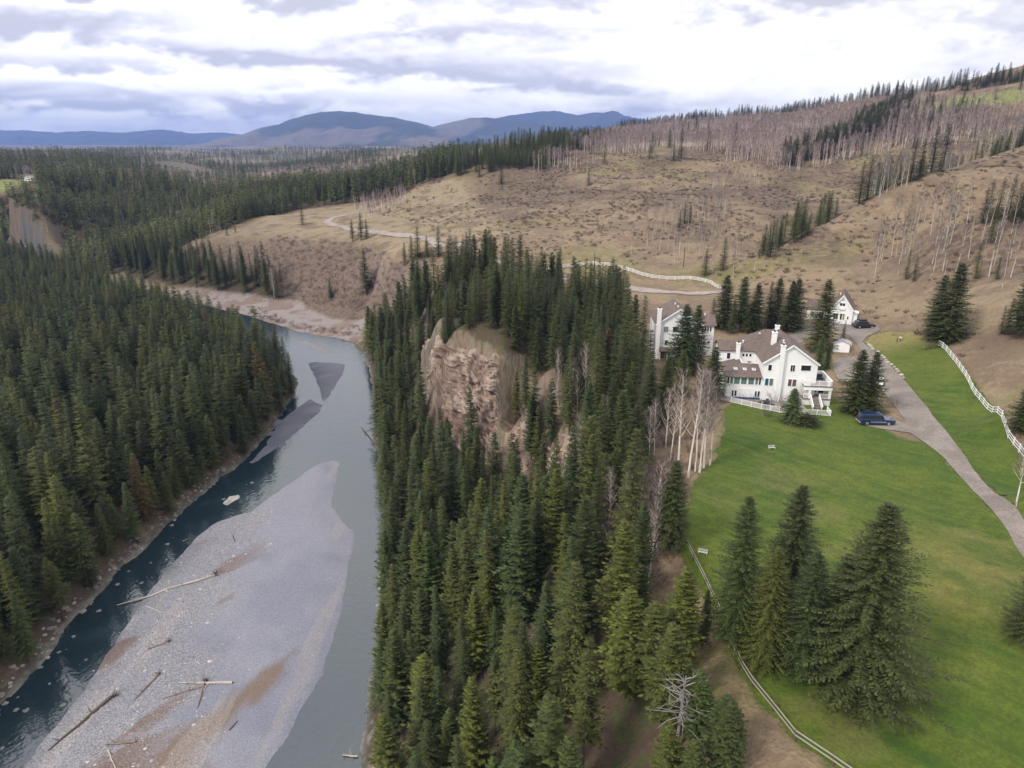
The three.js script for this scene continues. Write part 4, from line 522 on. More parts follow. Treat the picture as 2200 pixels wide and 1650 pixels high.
{
  const R = rng(301), far = [], close = [];
  const z = (P, seed, step, p, h0, h1) => { const [a, b, c, d] = bboxOf(P, 0); return scatter(seed, a, b, c, d, step, (x, y, r) => inside(P, x, y) && r() < p && mix(h0, h1, r())); };
  const UPPER = [[194.7,-500.5], [226.6,-517.9], [266.6,-536], [292.5,-524.3], [341.7,-543.1], [349.7,-569.7], [375.7,-690.4], [353.8,-678.8], [324.5,-675.8]];
  const GULLY = strip(resample([[90.5,37.5,-251.4], [114.5,41.6,-276.1], [147.5,49.1,-302.9], [181.1,55.7,-331.6], [225.7,65.2,-366.6], [283.7,75,-406.9]].map((q) => [q[0], q[2]]), 15), 9);
  far.push(...z(GULLY, 314, 4.6, 0.5, 9, 15).filter(([x, y]) => vn(x * 0.03, y * 0.03) > 0.38), ...z(KNOLL, 302, 5.5, 0.85, 9, 15), ...z(RIDGE, 303, 6, 0.75, 8, 16), ...z(BAND, 304, 4.4, 0.9, 12, 18), ...z(ASPENS, 305, 17, 0.22, 9, 16), ...z(UPPER, 315, 7, 0.5, 9, 16).filter(([x, y]) => !inside(HIGH_FIELD, x, y, 2)), ...z(ASPENS_D, 311, 15, 0.2, 6, 11));
  massOf('forest', 'dark spruces growing along the hill and its ridge', [SPRUCE[0], SPRUCE[1], SPRUCE[2]].map(joined), leafMat(), far, R, 18, hillgreen, 1.25);
  const asp = [...z(ASPENS, 306, 4.2, 0.85, 9, 14).filter(([x, y]) => fbm(x * 0.018 + 2, y * 0.018, 3) > 0.36 && !inside(HIGH_FIELD, x, y, 2)), ...z(ASPENS_F, 307, 4.4, 0.7, 6, 9)], near = [...z(ASPENS_B, 308, 4.6, 0.6, 7, 11), ...z(ASPENS_C, 309, 5, 0.6, 7, 11), ...z(ASPENS_D, 310, 5.2, 0.8, 9, 14), ...z(ASPENS_E, 312, 4.6, 0.75, 11, 16), ...z(ASPENS_G, 313, 5, 0.5, 7, 11)];
  massOf('aspen_woods', 'leafless grey aspen wood covering the upper hillside', ASPEN_FAR.map(joined), leafMat(1.5, 1.46, 1.46), asp, R, 14, greyish);
  near.sort((p, q) => q[2] / Math.hypot(q[0], q[1]) - p[2] / Math.hypot(p[0], p[1]));
  near.slice(0, 260).forEach((p) => { const zone = [[ASPENS_D, 'leafless pale aspen on the slope outside the white fence', 'aspens on the slope outside the fence'], [ASPENS_E, 'tall leafless aspen along the crest of the near hillside', 'aspens on the near hillside crest'], [ASPENS_B, 'leafless aspen in the hollow of the middle hillside', 'aspens in the middle hillside hollow'], [ASPENS_C, 'leafless aspen in the thin stand below the upper wood', 'aspens below the upper wood'], [ASPENS_G, 'leafless aspen at the foot of the hill behind the garden', 'aspens at the foot of the hill']].find(([P]) => inside(P, p[0], p[1], 0.01)) ?? []; treeThing('aspen_tree', ASPEN[(R() * 3) | 0], 14, BARK, p[0], p[1], p[2], R, zone[1], 'aspen tree', zone[2]); });
  massOf('aspen_woods', 'scattered leafless aspens on the hillside', ASPEN.map(joined), leafMat(), near.slice(260), R, 14, greyish);
}
{
  // far side of the valley: forest with clearings
  const R = rng(401), spots = [], gaps = [];
  for (const [x0, x1, z0, z1, step] of [[-620, 260, -820, -400, 5.8], [-1150, 520, -1500, -820, 10], [-2200, 900, -3300, -1500, 21]]) scatter(402 + step, x0, x1, z0, z1, step, (x, z, r) => {
    if (x < z * 0.8 - 30 || x > -z * 0.42 + 60 || inside(RIVER, x, z, 6) || inside(MEADOW, x, z, 4) || inside(SCREE, x, z, 2) || inside(GREEN_FIELD, x, z, 8) || inside(WOOD_BANK, x, z) || inside(WOOD_BEND, x, z)) return 0;
    const d = -z; if (d < 1600 && x > -40 - (d - 420) * 0.02 && x > -60) return 0;
    const f = fbm(x * 0.0065 + 3, z * 0.0065 + 1, 4) + (d < 700 ? 0.1 : 0) - sstep(-90, 40, x) * (d < 900 ? 0.2 : 0); const t = d > 1500 ? 0.52 : d > 820 ? 0.52 : 0.42;
    if (f > t && r() < 0.9) spots.push([x, z, 11 + 8 * r()]); else if (r() < 0.5 && d < 2200) gaps.push([x, z, 7 + 5 * r()]); return 0;
  });
  massOf('forest', 'spruce forest filling the far valley', FAR_TREE.map(joined), leafMat(), spots, R, 18, hillgreen, 1.1);
  massOf('aspen_woods', 'leafless woods between the far spruce forests', ASPEN_FAR.map(joined), leafMat(1.5, 1.5, 1.55), gaps, R, 14, greyish);
  const line = scatter(431, -190, 60, -640, -420, 5.2, (x, z, r) => { const a = [-169.6,-470.4], b = [-197,-569.8], c = [-147.2,-562.1], d2 = [-103.5,-551.2], P = [a, b, c, d2, [d2[0] + 10, d2[1] - 30], [b[0], b[1] - 40], [a[0] - 25, a[1] - 10]]; return inside(P, x, z, 3) && r() < 0.85 && 13 + 6 * r(); });
  massOf('forest', 'belt of spruces along the back of the dry meadow', [SPRUCE[0], SPRUCE[2]].map(joined), leafMat(), line, R, 18, hillgreen, 1.1);
}
// ---- the aspen clump at the lawn's corner and its neighbours
{
  const R = rng(501);
  for (const p of [[21.3,-96.9,10], [23.5,-99.4,9.8], [24,-92.7,14.7], [24.7,-89.8,16.1], [26.1,-91.2,14.2], [26.5,-90.6,15.2], [27.4,-91.8,14.3], [28.4,-92.3,11.9], [23.4,-95.2,11.1], [20.3,-95.6,9.5]]) treeThing('aspen_tree', ASPEN_BIG[(R() * 2) | 0], 14, PALE, p[0], p[1], p[2], R, 'white-stemmed bare aspen in the clump at the corner of the lawn', 'aspen tree', 'aspens in the lawn corner clump', 1, leafMat(1.5, 1.5, 1.55));
  for (const p of [[14.7,-71.2,11.6], [16.2,-70.6,12], [13.6,-71.8,8.8], [14.7,-65.3,10], [16.4,-96.5,7.1], [15.5,-107.9,9], [10.9,-123.5,10], [11.3,-114,8.4], [8.9,-126.9,11.5], [12.7,-114.9,10.4], [13.7,-112.1,8.8], [7.7,-126.7,9], [12.2,-77.7,7.7], [13.7,-76.8,6.6]]) treeThing('aspen_tree', ASPEN_BIG[(R() * 2) | 0], 14, PALE, p[0], p[1], p[2], R, 'bare reddish grey aspen on the eroded bank beside the lawn', 'aspen tree', 'aspens on the eroded bank');
  const b = [61.2,-76.5,8.3]; treeThing('birch_tree', ASPEN_BIG[1], 14, PALE, b[0], b[1], b[2], R, 'single white birch beside the drive near the rail fence', 'birch tree', null, 1.2, leafMat(1.5, 1.5, 1.55));
  for (const p of [[-104.3,-140,9.9], [-104.2,-137.4,8.7], [-101.4,-138.5,9.3], [-115.4,-338.9,14.7]]) treeThing('aspen_tree', ASPEN_BIG[0], 14, PALE, p[0], p[1], Math.max(8, p[2]), R, 'bare aspen standing among the spruces across the river', 'aspen tree', 'aspens in the spruce wood');
}
// ---- brush
{
  const R = rng(601), brown = [0.095, 0.065, 0.052], tan = [0.135, 0.095, 0.07], G1 = [shrub(1, 40, 1.1, 1.5, brown, 0.035), shrub(2, 36, 0.9, 1.6, tan, 0.035)];
  const hill = scatter(602, -120, 330, -560, -130, 2.6, (x, z, r) => { if (x > -z * 0.8 || x < z * 0.3 || clear(x, z) || groundAt(x, z) < 33.5) return 0; const f = fbm(x * 0.07 + 30, z * 0.055, 5); return r() < sstep(0.4, 0.62, f) * 0.6 + 0.07 && 0.5 + 1.0 * r() * r(); });
  massOf('shrubbery', 'low brown brush dotted over the hillside', G1, leafMat(), hill, R, 1, greyish);
  const bank = scatter(603, -130, 60, -420, -40, 1.7, (x, z, r) => { if (clear(x, z)) return 0; const h = groundAt(x, z); if (inside(SOILBANK, x, z, 2)) return r() < 0.5 && 0.8 + 1.3 * r(); if (inside(MEADOW, x, z) && h > 3 && h < 26) return r() < 0.3 && 0.7 + r(); const e = sdPoly(RIVER, x, z); return e < 9 && r() < 0.4 && 0.6 + 1.0 * r(); });
  const THICKET = [[12.9,-95.9], [16.6,-95.2], [20.4,-93.3], [22.9,-88.3], [21.6,-78.8], [19.1,-75.6], [17.1,-69.3], [17.1,-65.3], [14.5,-64.5], [12.5,-71.5], [11.2,-79]], near = [[22,-111.4], [29.2,-108.7], [32.7,-103.2], [29.1,-93.7], [24.1,-89.3], [20.5,-94.3]];
  const thick = scatter(604, -20, 60, -140, -50, 1.25, (x, z, r) => inside(THICKET, x, z) ? r() < 0.75 && 1.2 + 1.6 * r() : inside(near, x, z) && r() < 0.35 && 0.8 + 0.9 * r());
  massOf('shrubbery', 'tangled leafless thicket between eroded bank and lawn', [shrub(5, 60, 1.2, 0.9, [0.17, 0.115, 0.1], 0.014), shrub(6, 60, 1.3, 0.8, [0.21, 0.165, 0.15], 0.014)], leafMat(), thick, R, 1, greyish);
  massOf('shrubbery', 'leafless reddish brush on the river banks', [shrub(3, 40, 1.2, 1.1, [0.15, 0.095, 0.085], 0.016), shrub(4, 36, 1.0, 1.2, [0.13, 0.095, 0.075], 0.016)], leafMat(), bank, R, 1, greyish);
}
// ---------------------------------------------------------------- buildings
const W_WALL = new THREE.MeshStandardMaterial({ color: lin(0.82, 0.82, 0.82), roughness: 0.8, bumpMap: reps(grainBump, 1, 1), bumpScale: 0.004 }), W_TRIM = new THREE.MeshStandardMaterial({ color: lin(0.84, 0.84, 0.84), roughness: 0.55 }), BLUE_BASE = new THREE.MeshStandardMaterial({ color: lin(0.045, 0.09, 0.22), roughness: 0.8 }), DECKING = new THREE.MeshStandardMaterial({ color: lin(0.22, 0.18, 0.165), roughness: 0.85 }), DARK = new THREE.MeshStandardMaterial({ color: lin(0.03, 0.03, 0.035), roughness: 0.6 });
const GLASS = new THREE.MeshPhysicalMaterial({ color: lin(0.02, 0.026, 0.036), roughness: 0.06, ior: 1.6 }), GREEN_GLASS = new THREE.MeshPhysicalMaterial({ color: lin(0.11, 0.19, 0.17), roughness: 0.1, ior: 1.6 }), RED_REFLECTION = new THREE.MeshPhysicalMaterial({ color: lin(0.13, 0.08, 0.075), roughness: 0.2 });  // red-brown pane colour imitates a reddish reflection in the gable windows
const shingleMap = colourMap(512, 512, (u, v, o) => { const row = Math.floor(v * 40), col = Math.floor(u * 26 + (row % 2) * 0.5), n = NT[(row * 37 + (col % 26) * 5) & 262143], f = v * 40 - row, k = (0.68 + 0.5 * n) * (f < 0.12 ? 0.75 : 1) * (0.85 + 0.3 * tileNoise(u, v, 9)); o[0] = 0.15 * k; o[1] = 0.112 * k; o[2] = 0.097 * k; }, true);
const ROOF = new THREE.MeshStandardMaterial({ map: shingleMap, roughness: 0.9 });
const boxAt = (x0, x1, y0, y1, z0, z1) => new THREE.BoxGeometry(x1 - x0, y1 - y0, z1 - z0).translate((x0 + x1) / 2, (y0 + y1) / 2, (z0 + z1) / 2);
const part = (g, name, geo, mat) => mesh(name, geo, mat, g);
function slab(pts, thick) {                              // a roof plane of even thickness, uv in metres along its own surface
  const A = pts.map((p) => new THREE.Vector3(...p)), n = new THREE.Vector3().subVectors(A[1], A[0]).cross(new THREE.Vector3().subVectors(A[2], A[0])).normalize(); if (n.y < 0) { A.reverse(); n.negate(); }
  const e = new THREE.Vector3(0, 1, 0).cross(n).normalize(), f = n.clone().cross(e), p = [], uv = [], P = (v) => { p.push(v.x, v.y, v.z); uv.push(v.dot(e) / 5, v.dot(f) / 8); }, B = A.map((v) => v.clone().addScaledVector(n, -thick)), t = (a, b, c) => { P(a); P(b); P(c); };
  for (let i = 1; i + 1 < A.length; i++) { t(A[0], A[i], A[i + 1]); t(B[0], B[i + 1], B[i]); }
  for (let i = 0; i < A.length; i++) { const j = (i + 1) % A.length; t(A[i], B[i], B[j]); t(A[i], B[j], A[j]); }
  const g = new THREE.BufferGeometry(); g.setAttribute('position', new THREE.Float32BufferAttribute(p, 3)); g.setAttribute('uv', new THREE.Float32BufferAttribute(uv, 2)); g.computeVertexNormals(); return g;
}
function gableWall(x0, x1, y0, eave, peak, z0, z1) { const s = new THREE.Shape([[x0, y0], [x1, y0], [x1, eave], [(x0 + x1) / 2, peak], [x0, eave]].map((p) => new THREE.Vector2(...p))); return new THREE.ExtrudeGeometry(s, { depth: z1 - z0, bevelEnabled: false }).translate(0, 0, z0); }
function gableRoof(g, x0, x1, eave, peak, z0, z1, o = 0.35, th = 0.2) { const m = (x0 + x1) / 2, k = (peak - eave) / (m - x0), up = 0.22; part(g, 'roof', slab([[x0 - o, eave - o * k + up, z1 + o], [m, peak + up, z1 + o], [m, peak + up, z0 - o], [x0 - o, eave - o * k + up, z0 - o]], th), ROOF); part(g, 'roof', slab([[x1 + o, eave - o * k + up, z1 + o], [m, peak + up, z1 + o], [m, peak + up, z0 - o], [x1 + o, eave - o * k + up, z0 - o]], th), ROOF); for (const [a, b] of [[x0, m], [x1, m]]) { const s = a < b ? -1 : 1; part(g, 'barge_board', slab([[a + s * o, eave - o * k + 0.235, z1 + o + 0.05], [b, peak + 0.235, z1 + o + 0.05], [b, peak + 0.235, z1 + o - 0.02], [a + s * o, eave - o * k + 0.235, z1 + o - 0.02]], 0.26), W_TRIM); } }
function win(g, x0, x1, y0, y1, z, glass = GLASS, bars = 0) {   // frame proud of the wall, pane inside it
  const t = 0.07, f = [boxAt(x0 - t, x1 + t, y0 - t, y0, z, z + 0.07), boxAt(x0 - t, x1 + t, y1, y1 + t, z, z + 0.07), boxAt(x0 - t, x0, y0, y1, z, z + 0.07), boxAt(x1, x1 + t, y0, y1, z, z + 0.07)];
  for (let i = 1; i <= bars; i++) { const x = mix(x0, x1, i / (bars + 1)); f.push(boxAt(x - 0.025, x + 0.025, y0, y1, z, z + 0.06)); }
  const w = part(g, 'window', mergeGeometries(f), W_TRIM); part(w, 'pane', boxAt(x0, x1, y0, y1, z + 0.006, z + 0.022), glass); return w;
}
function sideWin(g, x, s, z0, z1, y0, y1) { const w = win(g, z0, z1, y0, y1, 0); w.rotation.y = s * Math.PI / 2; w.position.x = x; if (s > 0) { w.position.z = z0 + z1; } return w; }
function chimney(g, x0, x1, y0, y1, z0, z1) { const c = part(g, 'chimney', boxAt(x0, x1, y0, y1, z0, z1), W_WALL); part(c, 'chimney_cap', boxAt(x0 - 0.08, x1 + 0.08, y1, y1 + 0.12, z0 - 0.08, z1 + 0.08), W_TRIM); part(c, 'flue', new THREE.CylinderGeometry(0.14, 0.16, 0.35, 10).translate((x0 + x1) / 2, y1 + 0.29, (z0 + z1) / 2), DARK); }
function vent(g, x, y, z) { part(g, 'roof_vent', mergeGeometries([new THREE.CylinderGeometry(0.12, 0.12, 0.4, 8).translate(x, y + 0.15, z), new THREE.CylinderGeometry(0.2, 0.2, 0.1, 8).translate(x, y + 0.38, z)]), W_TRIM); }
function railing(g, a, b, y, h = 0.95) {                 // white balustrade between two points of the group's plan
  const L = Math.hypot(b[0] - a[0], b[1] - a[1]), n = Math.max(1, Math.round(L / 1.8)), turn = Math.atan2(-(b[1] - a[1]), b[0] - a[0]), bal = [];
  for (let i = 0; i <= n; i++) part(g, 'post', new THREE.BoxGeometry(0.1, h + 0.1, 0.1).rotateY(turn).translate(mix(a[0], b[0], i / n), y + (h + 0.1) / 2, mix(a[1], b[1], i / n)), W_TRIM);
  for (const hh of [0.12, h]) part(g, 'rail', new THREE.BoxGeometry(L - 0.1, 0.07, 0.06).rotateY(turn).translate((a[0] + b[0]) / 2, y + hh, (a[1] + b[1]) / 2), W_TRIM);
  for (let i = 1, k = Math.round(L / 0.16); i < k; i++) if (Math.abs(((i / k) * n) % 1) > 0.04) bal.push(new THREE.BoxGeometry(0.045, h - 0.22, 0.035).rotateY(turn).translate(mix(a[0], b[0], i / k), y + 0.12 + (h - 0.14) / 2, mix(a[1], b[1], i / k)));
  kind(part(g, 'balusters', mergeGeometries(bal), W_TRIM), 'stuff');
}
// ---- main house: three storeys under a big gable, a lower wing with a sunroom, a raised deck
{
  const o = [38.5,31,-120.3], g = thing('white_house', 'large white house with brown gable roof, blue foundation and raised deck', 'house', o[0], o[1], o[2], -7 * Math.PI / 180);
  part(g, 'foundation', mergeGeometries([boxAt(-0.06, 6.1, -2, 0.5, -9.9, 0.06), boxAt(6.1, 15.36, -2, 0.05, -16.5, 0.06)]), BLUE_BASE);
  part(g, 'wall', gableWall(6.1, 15.3, 0.04, 7.1, 10.35, -10.6, 0), W_WALL);
  part(g, 'wall', boxAt(0, 6.1, 0.3, 4.45, -7.2, 0.0), W_WALL);
  part(g, 'wall', boxAt(-0.4, 6.1, 0.3, 7.3, -12.0, -7.2), W_WALL);
  part(g, 'wall', boxAt(5.2, 15.0, 0.04, 7.0, -16.4, -10.6), W_WALL);
  part(g, 'wall_band', boxAt(-0.05, 6.1, 1.95, 2.1, -0.3, 0.05), W_TRIM);
  gableRoof(g, 6.1, 15.3, 7.1, 10.35, -12.2, 0);
  const hip = [[4.6, 7.05, -9.4], [15.6, 7.05, -9.4], [15.6, 7.05, -17], [4.6, 7.05, -17], [8.6, 9.9, -13.2], [11.4, 9.9, -13.2]];
  for (const q of [[0, 1, 5, 4], [1, 2, 5], [2, 3, 4, 5], [3, 0, 4]]) part(g, 'roof', slab(q.map((i) => hip[i]), 0.18), ROOF);
  part(g, 'roof', slab([[-0.75, 7.22, -6.8], [6.6, 7.22, -6.8], [7.6, 8.5, -9.7], [-0.75, 8.5, -9.7]], 0.18), ROOF); part(g, 'roof', slab([[-0.75, 7.22, -12.4], [6.6, 7.22, -12.4], [7.6, 8.5, -9.7], [-0.75, 8.5, -9.7]], 0.18), ROOF);
  part(g, 'gable_end', new THREE.ExtrudeGeometry(new THREE.Shape([[7.2, 7.3], [12, 7.3], [9.7, 8.32]].map((p) => new THREE.Vector2(...p))), { depth: 0.1, bevelEnabled: false }).rotateY(Math.PI / 2).translate(-0.4, 0, 0), W_WALL);
  part(g, 'roof', slab([[-0.5, 4.42, 0.45], [6.08, 4.42, 0.45], [6.08, 5.6, -4.1], [3.15, 5.6, -4.1]], 0.16), ROOF); part(g, 'roof', slab([[-0.5, 4.42, 0.45], [3.15, 5.6, -4.1], [3.15, 5.75, -7.18]], 0.16), ROOF); part(g, 'roof', slab([[-0.5, 4.42, 0.45], [3.15, 5.75, -7.18], [-0.5, 4.75, -7.18]], 0.16), ROOF);
  part(g, 'wall', boxAt(0.02, 3.1, 4.45, 4.62, -7.15, -0.4), W_WALL);
  for (const x of [1.75, 3.35, 4.95]) { const s = part(g, 'skylight', new THREE.BoxGeometry(0.62, 0.1, 0.75).rotateX(0.253).translate(x, 5.17, -2.05), W_TRIM); part(s, 'pane', new THREE.BoxGeometry(0.46, 0.03, 0.58).rotateX(0.253).translate(x, 5.235, -2.035), new THREE.MeshPhysicalMaterial({ color: lin(0.4, 0.4, 0.42), roughness: 0.15 })); }
  part(g, 'balcony_floor', boxAt(3.3, 6.08, 4.55, 4.75, -7.18, -4.3), DECKING); part(g, 'parapet', boxAt(3.16, 3.34, 4.6, 5.85, -7.15, -4.15), W_WALL); part(g, 'parapet', boxAt(3.36, 6.06, 4.6, 5.15, -4.32, -4.16), W_WALL); part(g, 'balcony_rail', boxAt(3.36, 6.06, 5.62, 5.7, -4.3, -4.2), W_TRIM);
  for (const [a, b] of [[0.12, 0.46], [0.64, 1.09], [1.32, 2.28], [2.53, 3.49], [3.77, 4.76], [5.0, 5.44], [5.62, 5.93]]) win(g, a, b, 2.95, 4.15, 0, b - a > 0.4 ? GREEN_GLASS : GLASS);
  for (const [a, b] of [[1.11, 1.42], [1.6, 1.95], [5.14, 5.45], [5.63, 5.98]]) win(g, a, b, 0.66, 1.72, 0);
  win(g, 6.66, 7.24, 2.86, 4.19, 0, new THREE.MeshPhysicalMaterial({ color: lin(0.02, 0.1, 0.12), roughness: 0.08 })); win(g, 7.42, 8.04, 2.86, 4.19, 0, GREEN_GLASS); win(g, 10.6, 11.22, 2.9, 4.19, 0, RED_REFLECTION); win(g, 11.36, 12.0, 2.9, 4.19, 0, RED_REFLECTION);
  win(g, 6.92, 7.5, 5.67, 6.74, 0); win(g, 10.72, 11.44, 5.66, 6.83, 0, GLASS, 1); win(g, 12.5, 14.14, 5.87, 6.85, 0, GLASS);
  win(g, 0.95, 1.55, 5.5, 6.6, -7.2); for (const x of [3.75, 4.35, 5.0]) win(g, x, x + 0.38, 6.05, 6.6, -7.2);
  chimney(g, 8.6, 9.36, 0.05, 10.35, 0.01, 0.62); chimney(g, 8.3, 9.1, 8.6, 11.2, -6.0, -5.2); chimney(g, 10.1, 10.8, 9.0, 11.1, -11.6, -10.9); chimney(g, 2.45, 3.12, 4.6, 8.6, -7.16, -6.5);
  vent(g, 4.0, 8.25, -9.0); vent(g, 9.9, 9.95, -3.6); vent(g, 9.7, 9.85, -2.2); vent(g, 7.6, 8.9, -12.4);
  // deck on posts
  part(g, 'deck_floor', boxAt(13.0, 17.7, 3.35, 3.6, -4.6, 1.6), DECKING); part(g, 'deck_fascia', mergeGeometries([boxAt(12.96, 17.76, 2.85, 3.34, 1.3, 1.66), boxAt(17.4, 17.74, 2.85, 3.34, -4.6, 1.29)]), W_TRIM);
  part(g, 'parapet', boxAt(17.5, 17.74, 3.61, 4.6, -4.6, 1.4), W_WALL); part(g, 'parapet', boxAt(15.32, 17.48, 3.61, 4.6, -4.62, -4.4), W_WALL); part(g, 'parapet', boxAt(13.0, 14.0, 3.61, 4.6, 1.42, 1.62), W_WALL); part(g, 'parapet', boxAt(13.0, 13.2, 3.61, 4.6, 0.05, 1.41), W_WALL); part(g, 'parapet', boxAt(17.0, 17.48, 3.61, 4.6, 1.42, 1.62), W_WALL); railing(g, [14.05, 1.52], [16.95, 1.52], 3.6, 0.9);
  for (const [x, z] of [[14.1, 1.4], [17.5, 1.4], [17.5, -4.2]]) part(g, 'column', new RoundedBoxGeometry(0.42, 2.9, 0.42, 2, 0.03).translate(x, 1.4, z), W_TRIM);
  part(g, 'porch_floor', boxAt(13.0, 17.74, 1.1, 1.3, -4.6, 1.7), DECKING); part(g, 'porch_base', boxAt(13.05, 17.7, -0.4, 1.09, -4.55, 1.6), W_WALL); part(g, 'foundation', boxAt(13.02, 17.76, -2, -0.41, -4.58, 1.64), BLUE_BASE); part(g, 'porch_wall', boxAt(15.3, 17.3, 1.31, 2.84, -4.5, -0.8), W_WALL); win(g, 16.2, 17.1, 1.6, 2.6, -0.8); win(g, 15.42, 15.9, 1.75, 2.6, -0.8);
  railing(g, [15.75, 1.55], [17.4, 1.55], 1.3, 0.8); railing(g, [13.1, 1.55], [14.2, 1.55], 1.3, 0.8);
  for (let i = 0; i < 8; i++) part(g, 'step', boxAt(14.35, 15.65, 1.05 - i * 0.165, 1.13 - i * 0.165, 1.72 + i * 0.3, 2.06 + i * 0.3), DECKING);
  for (const x of [14.25, 15.75]) part(g, 'stair_wall', slab([[x - 0.07, 2.1, 1.7], [x + 0.07, 2.1, 1.7], [x + 0.07, 0.75, 4.2], [x - 0.07, 0.75, 4.2]], 0.75), W_TRIM);
  // deck furniture and patio are things of their own
  const M = g.matrix.compose(g.position, g.quaternion, g.scale).clone(), at = (x, y, z) => new THREE.Vector3(x, y, z).applyMatrix4(M), turn = g.rotation.y;
  const box = at(16.2, 3.6, -2.6), sofa = thing('outdoor_sofa', 'dark outdoor sofa on the raised deck', 'sofa', box.x, box.y, box.z, turn); part(sofa, 'seat', new RoundedBoxGeometry(1.9, 0.42, 0.8, 2, 0.06).translate(0, 0.21, 0), DARK); part(sofa, 'backrest', new RoundedBoxGeometry(1.9, 0.5, 0.2, 2, 0.06).translate(0, 0.65, -0.32), DARK);
  const tb = at(15.0, 3.6, -0.4), tab = thing('deck_table', 'small dark table on the raised deck', 'table', tb.x, tb.y, tb.z, turn); part(tab, 'tabletop', new RoundedBoxGeometry(0.95, 0.06, 0.7, 2, 0.02).translate(0, 0.5, 0), DARK); for (const [x, z] of [[-0.4, -0.28], [0.4, -0.28], [-0.4, 0.28], [0.4, 0.28]]) part(tab, 'leg', new THREE.CylinderGeometry(0.03, 0.03, 0.47, 6).translate(x, 0.235, z), DARK);
  const bt = at(4.8, 4.75, -5.6), bal = thing('balcony_table', 'dark bistro table on the small roof balcony', 'table', bt.x, bt.y, bt.z, turn); part(bal, 'tabletop', new THREE.CylinderGeometry(0.4, 0.4, 0.04, 16).translate(0, 0.7, 0), DARK); part(bal, 'leg', new THREE.CylinderGeometry(0.04, 0.14, 0.68, 8).translate(0, 0.34, 0), DARK);
  // patio
  const PAT = [[-0.4, 0.15], [13.2, 0.15], [13.2, 5.4], [10.8, 6.2], [8.9, 6.1], [5.5, 4.6], [2.6, 2.7], [-0.4, 0.9]].map(([x, z]) => { const p = at(x, 0, z); return [p.x, p.z]; }), [x0, x1, z0, z1] = bboxOf(PAT, 1);
  drape('patio', (x, z) => sdPoly(PAT, x, z), x0, x1, z0, z1, 0.6, 0.12, gravelMat(x0, x1, z0, z1, 256, [0.3, 0.265, 0.25], [0.26, 0.225, 0.21]), 'paved patio in front of the white house', (x, z) => [(x - x0) / (x1 - x0), (z - z0) / (z1 - z0)]);
  const f = thing('patio_fence', 'white balustrade fence curving along the patio edge', 'fence', o[0], groundAt(o[0] + 4, o[2] + 4), o[2], turn);
  for (const [a, b] of [[[-0.8, 0.8], [2.4, 2.9]], [[2.4, 2.9], [5.4, 4.75]], [[5.4, 4.75], [8.2, 6.0]], [[8.2, 6.0], [9.0, 6.9]]]) railing(f, a, b, 0.05);
  const f2 = thing('patio_fence', 'straight white balustrade below the porch steps', 'fence', o[0], groundAt(at(14, 0, 6).x, at(14, 0, 6).z), o[2], turn); railing(f2, [12.0, 6.5], [16.4, 6.6], 0.05); railing(f2, [16.4, 6.6], [16.4, 4.6], 0.05);
  const gp = at(9.6, 0, 7.2), gt = thing('garden_steps', 'small wooden steps with white handrails from patio to lawn', 'steps', gp.x, groundAt(gp.x, gp.z), gp.z, turn); for (let i = 0; i < 4; i++) part(gt, 'step', boxAt(-0.55, 0.55, 0.42 - i * 0.14, 0.5 - i * 0.14, -0.6 + i * 0.4, -0.22 + i * 0.4), DECKING); for (const x of [-0.62, 0.62]) { part(gt, 'handrail', boxAt(x - 0.04, x + 0.04, 0.95, 1.03, -0.7, 1.0), W_TRIM); for (const z of [-0.65, 0.15, 0.95]) part(gt, 'post', boxAt(x - 0.045, x + 0.045, -0.1, 0.94, z - 0.045, z + 0.045), W_TRIM); }
  const pt = at(6.6, 0, 2.9), ptab = thing('patio_table', 'dark round table on the patio', 'table', pt.x, groundAt(pt.x, pt.z) + 0.12, pt.z); part(ptab, 'tabletop', new THREE.CylinderGeometry(0.7, 0.7, 0.05, 20).translate(0, 0.72, 0), DARK); part(ptab, 'leg', new THREE.CylinderGeometry(0.06, 0.3, 0.7, 10).translate(0, 0.35, 0), DARK);
  for (let i = 0; i < 4; i++) { const a = i * 1.571 + 0.4, c = at(6.6 + Math.cos(a) * 1.15, 0, 2.9 + Math.sin(a) * 1.15), ch = thing('patio_chair', 'dark chair drawn up to the round patio table', 'chair', c.x, groundAt(c.x, c.z) + 0.12, c.z, turn - a - Math.PI / 2, 'chairs at the patio table'); part(ch, 'seat', boxAt(-0.25, 0.25, 0.4, 0.45, -0.25, 0.25), DARK); part(ch, 'backrest', boxAt(-0.25, 0.25, 0.46, 0.95, 0.21, 0.26), DARK); for (const [x, z] of [[-0.22, -0.22], [0.22, -0.22], [-0.22, 0.22], [0.22, 0.22]]) part(ch, 'leg', boxAt(x - 0.02, x + 0.02, 0, 0.4, z - 0.02, z + 0.02), DARK); }
  const fp = at(9.4, 0, 4.4), pit = thing('fire_pit', 'round reddish brick fire pit on the patio', 'fire pit', fp.x, groundAt(fp.x, fp.z) + 0.1, fp.z); part(pit, 'ring', new THREE.LatheGeometry([[0.45, 0], [0.72, 0], [0.72, 0.42], [0.45, 0.42], [0.45, 0]].map((p) => new THREE.Vector2(...p)), 20), new THREE.MeshStandardMaterial({ color: lin(0.16, 0.075, 0.055), roughness: 0.9 })); part(pit, 'ash', new THREE.CylinderGeometry(0.45, 0.45, 0.2, 16).translate(0, 0.12, 0), DARK);
}
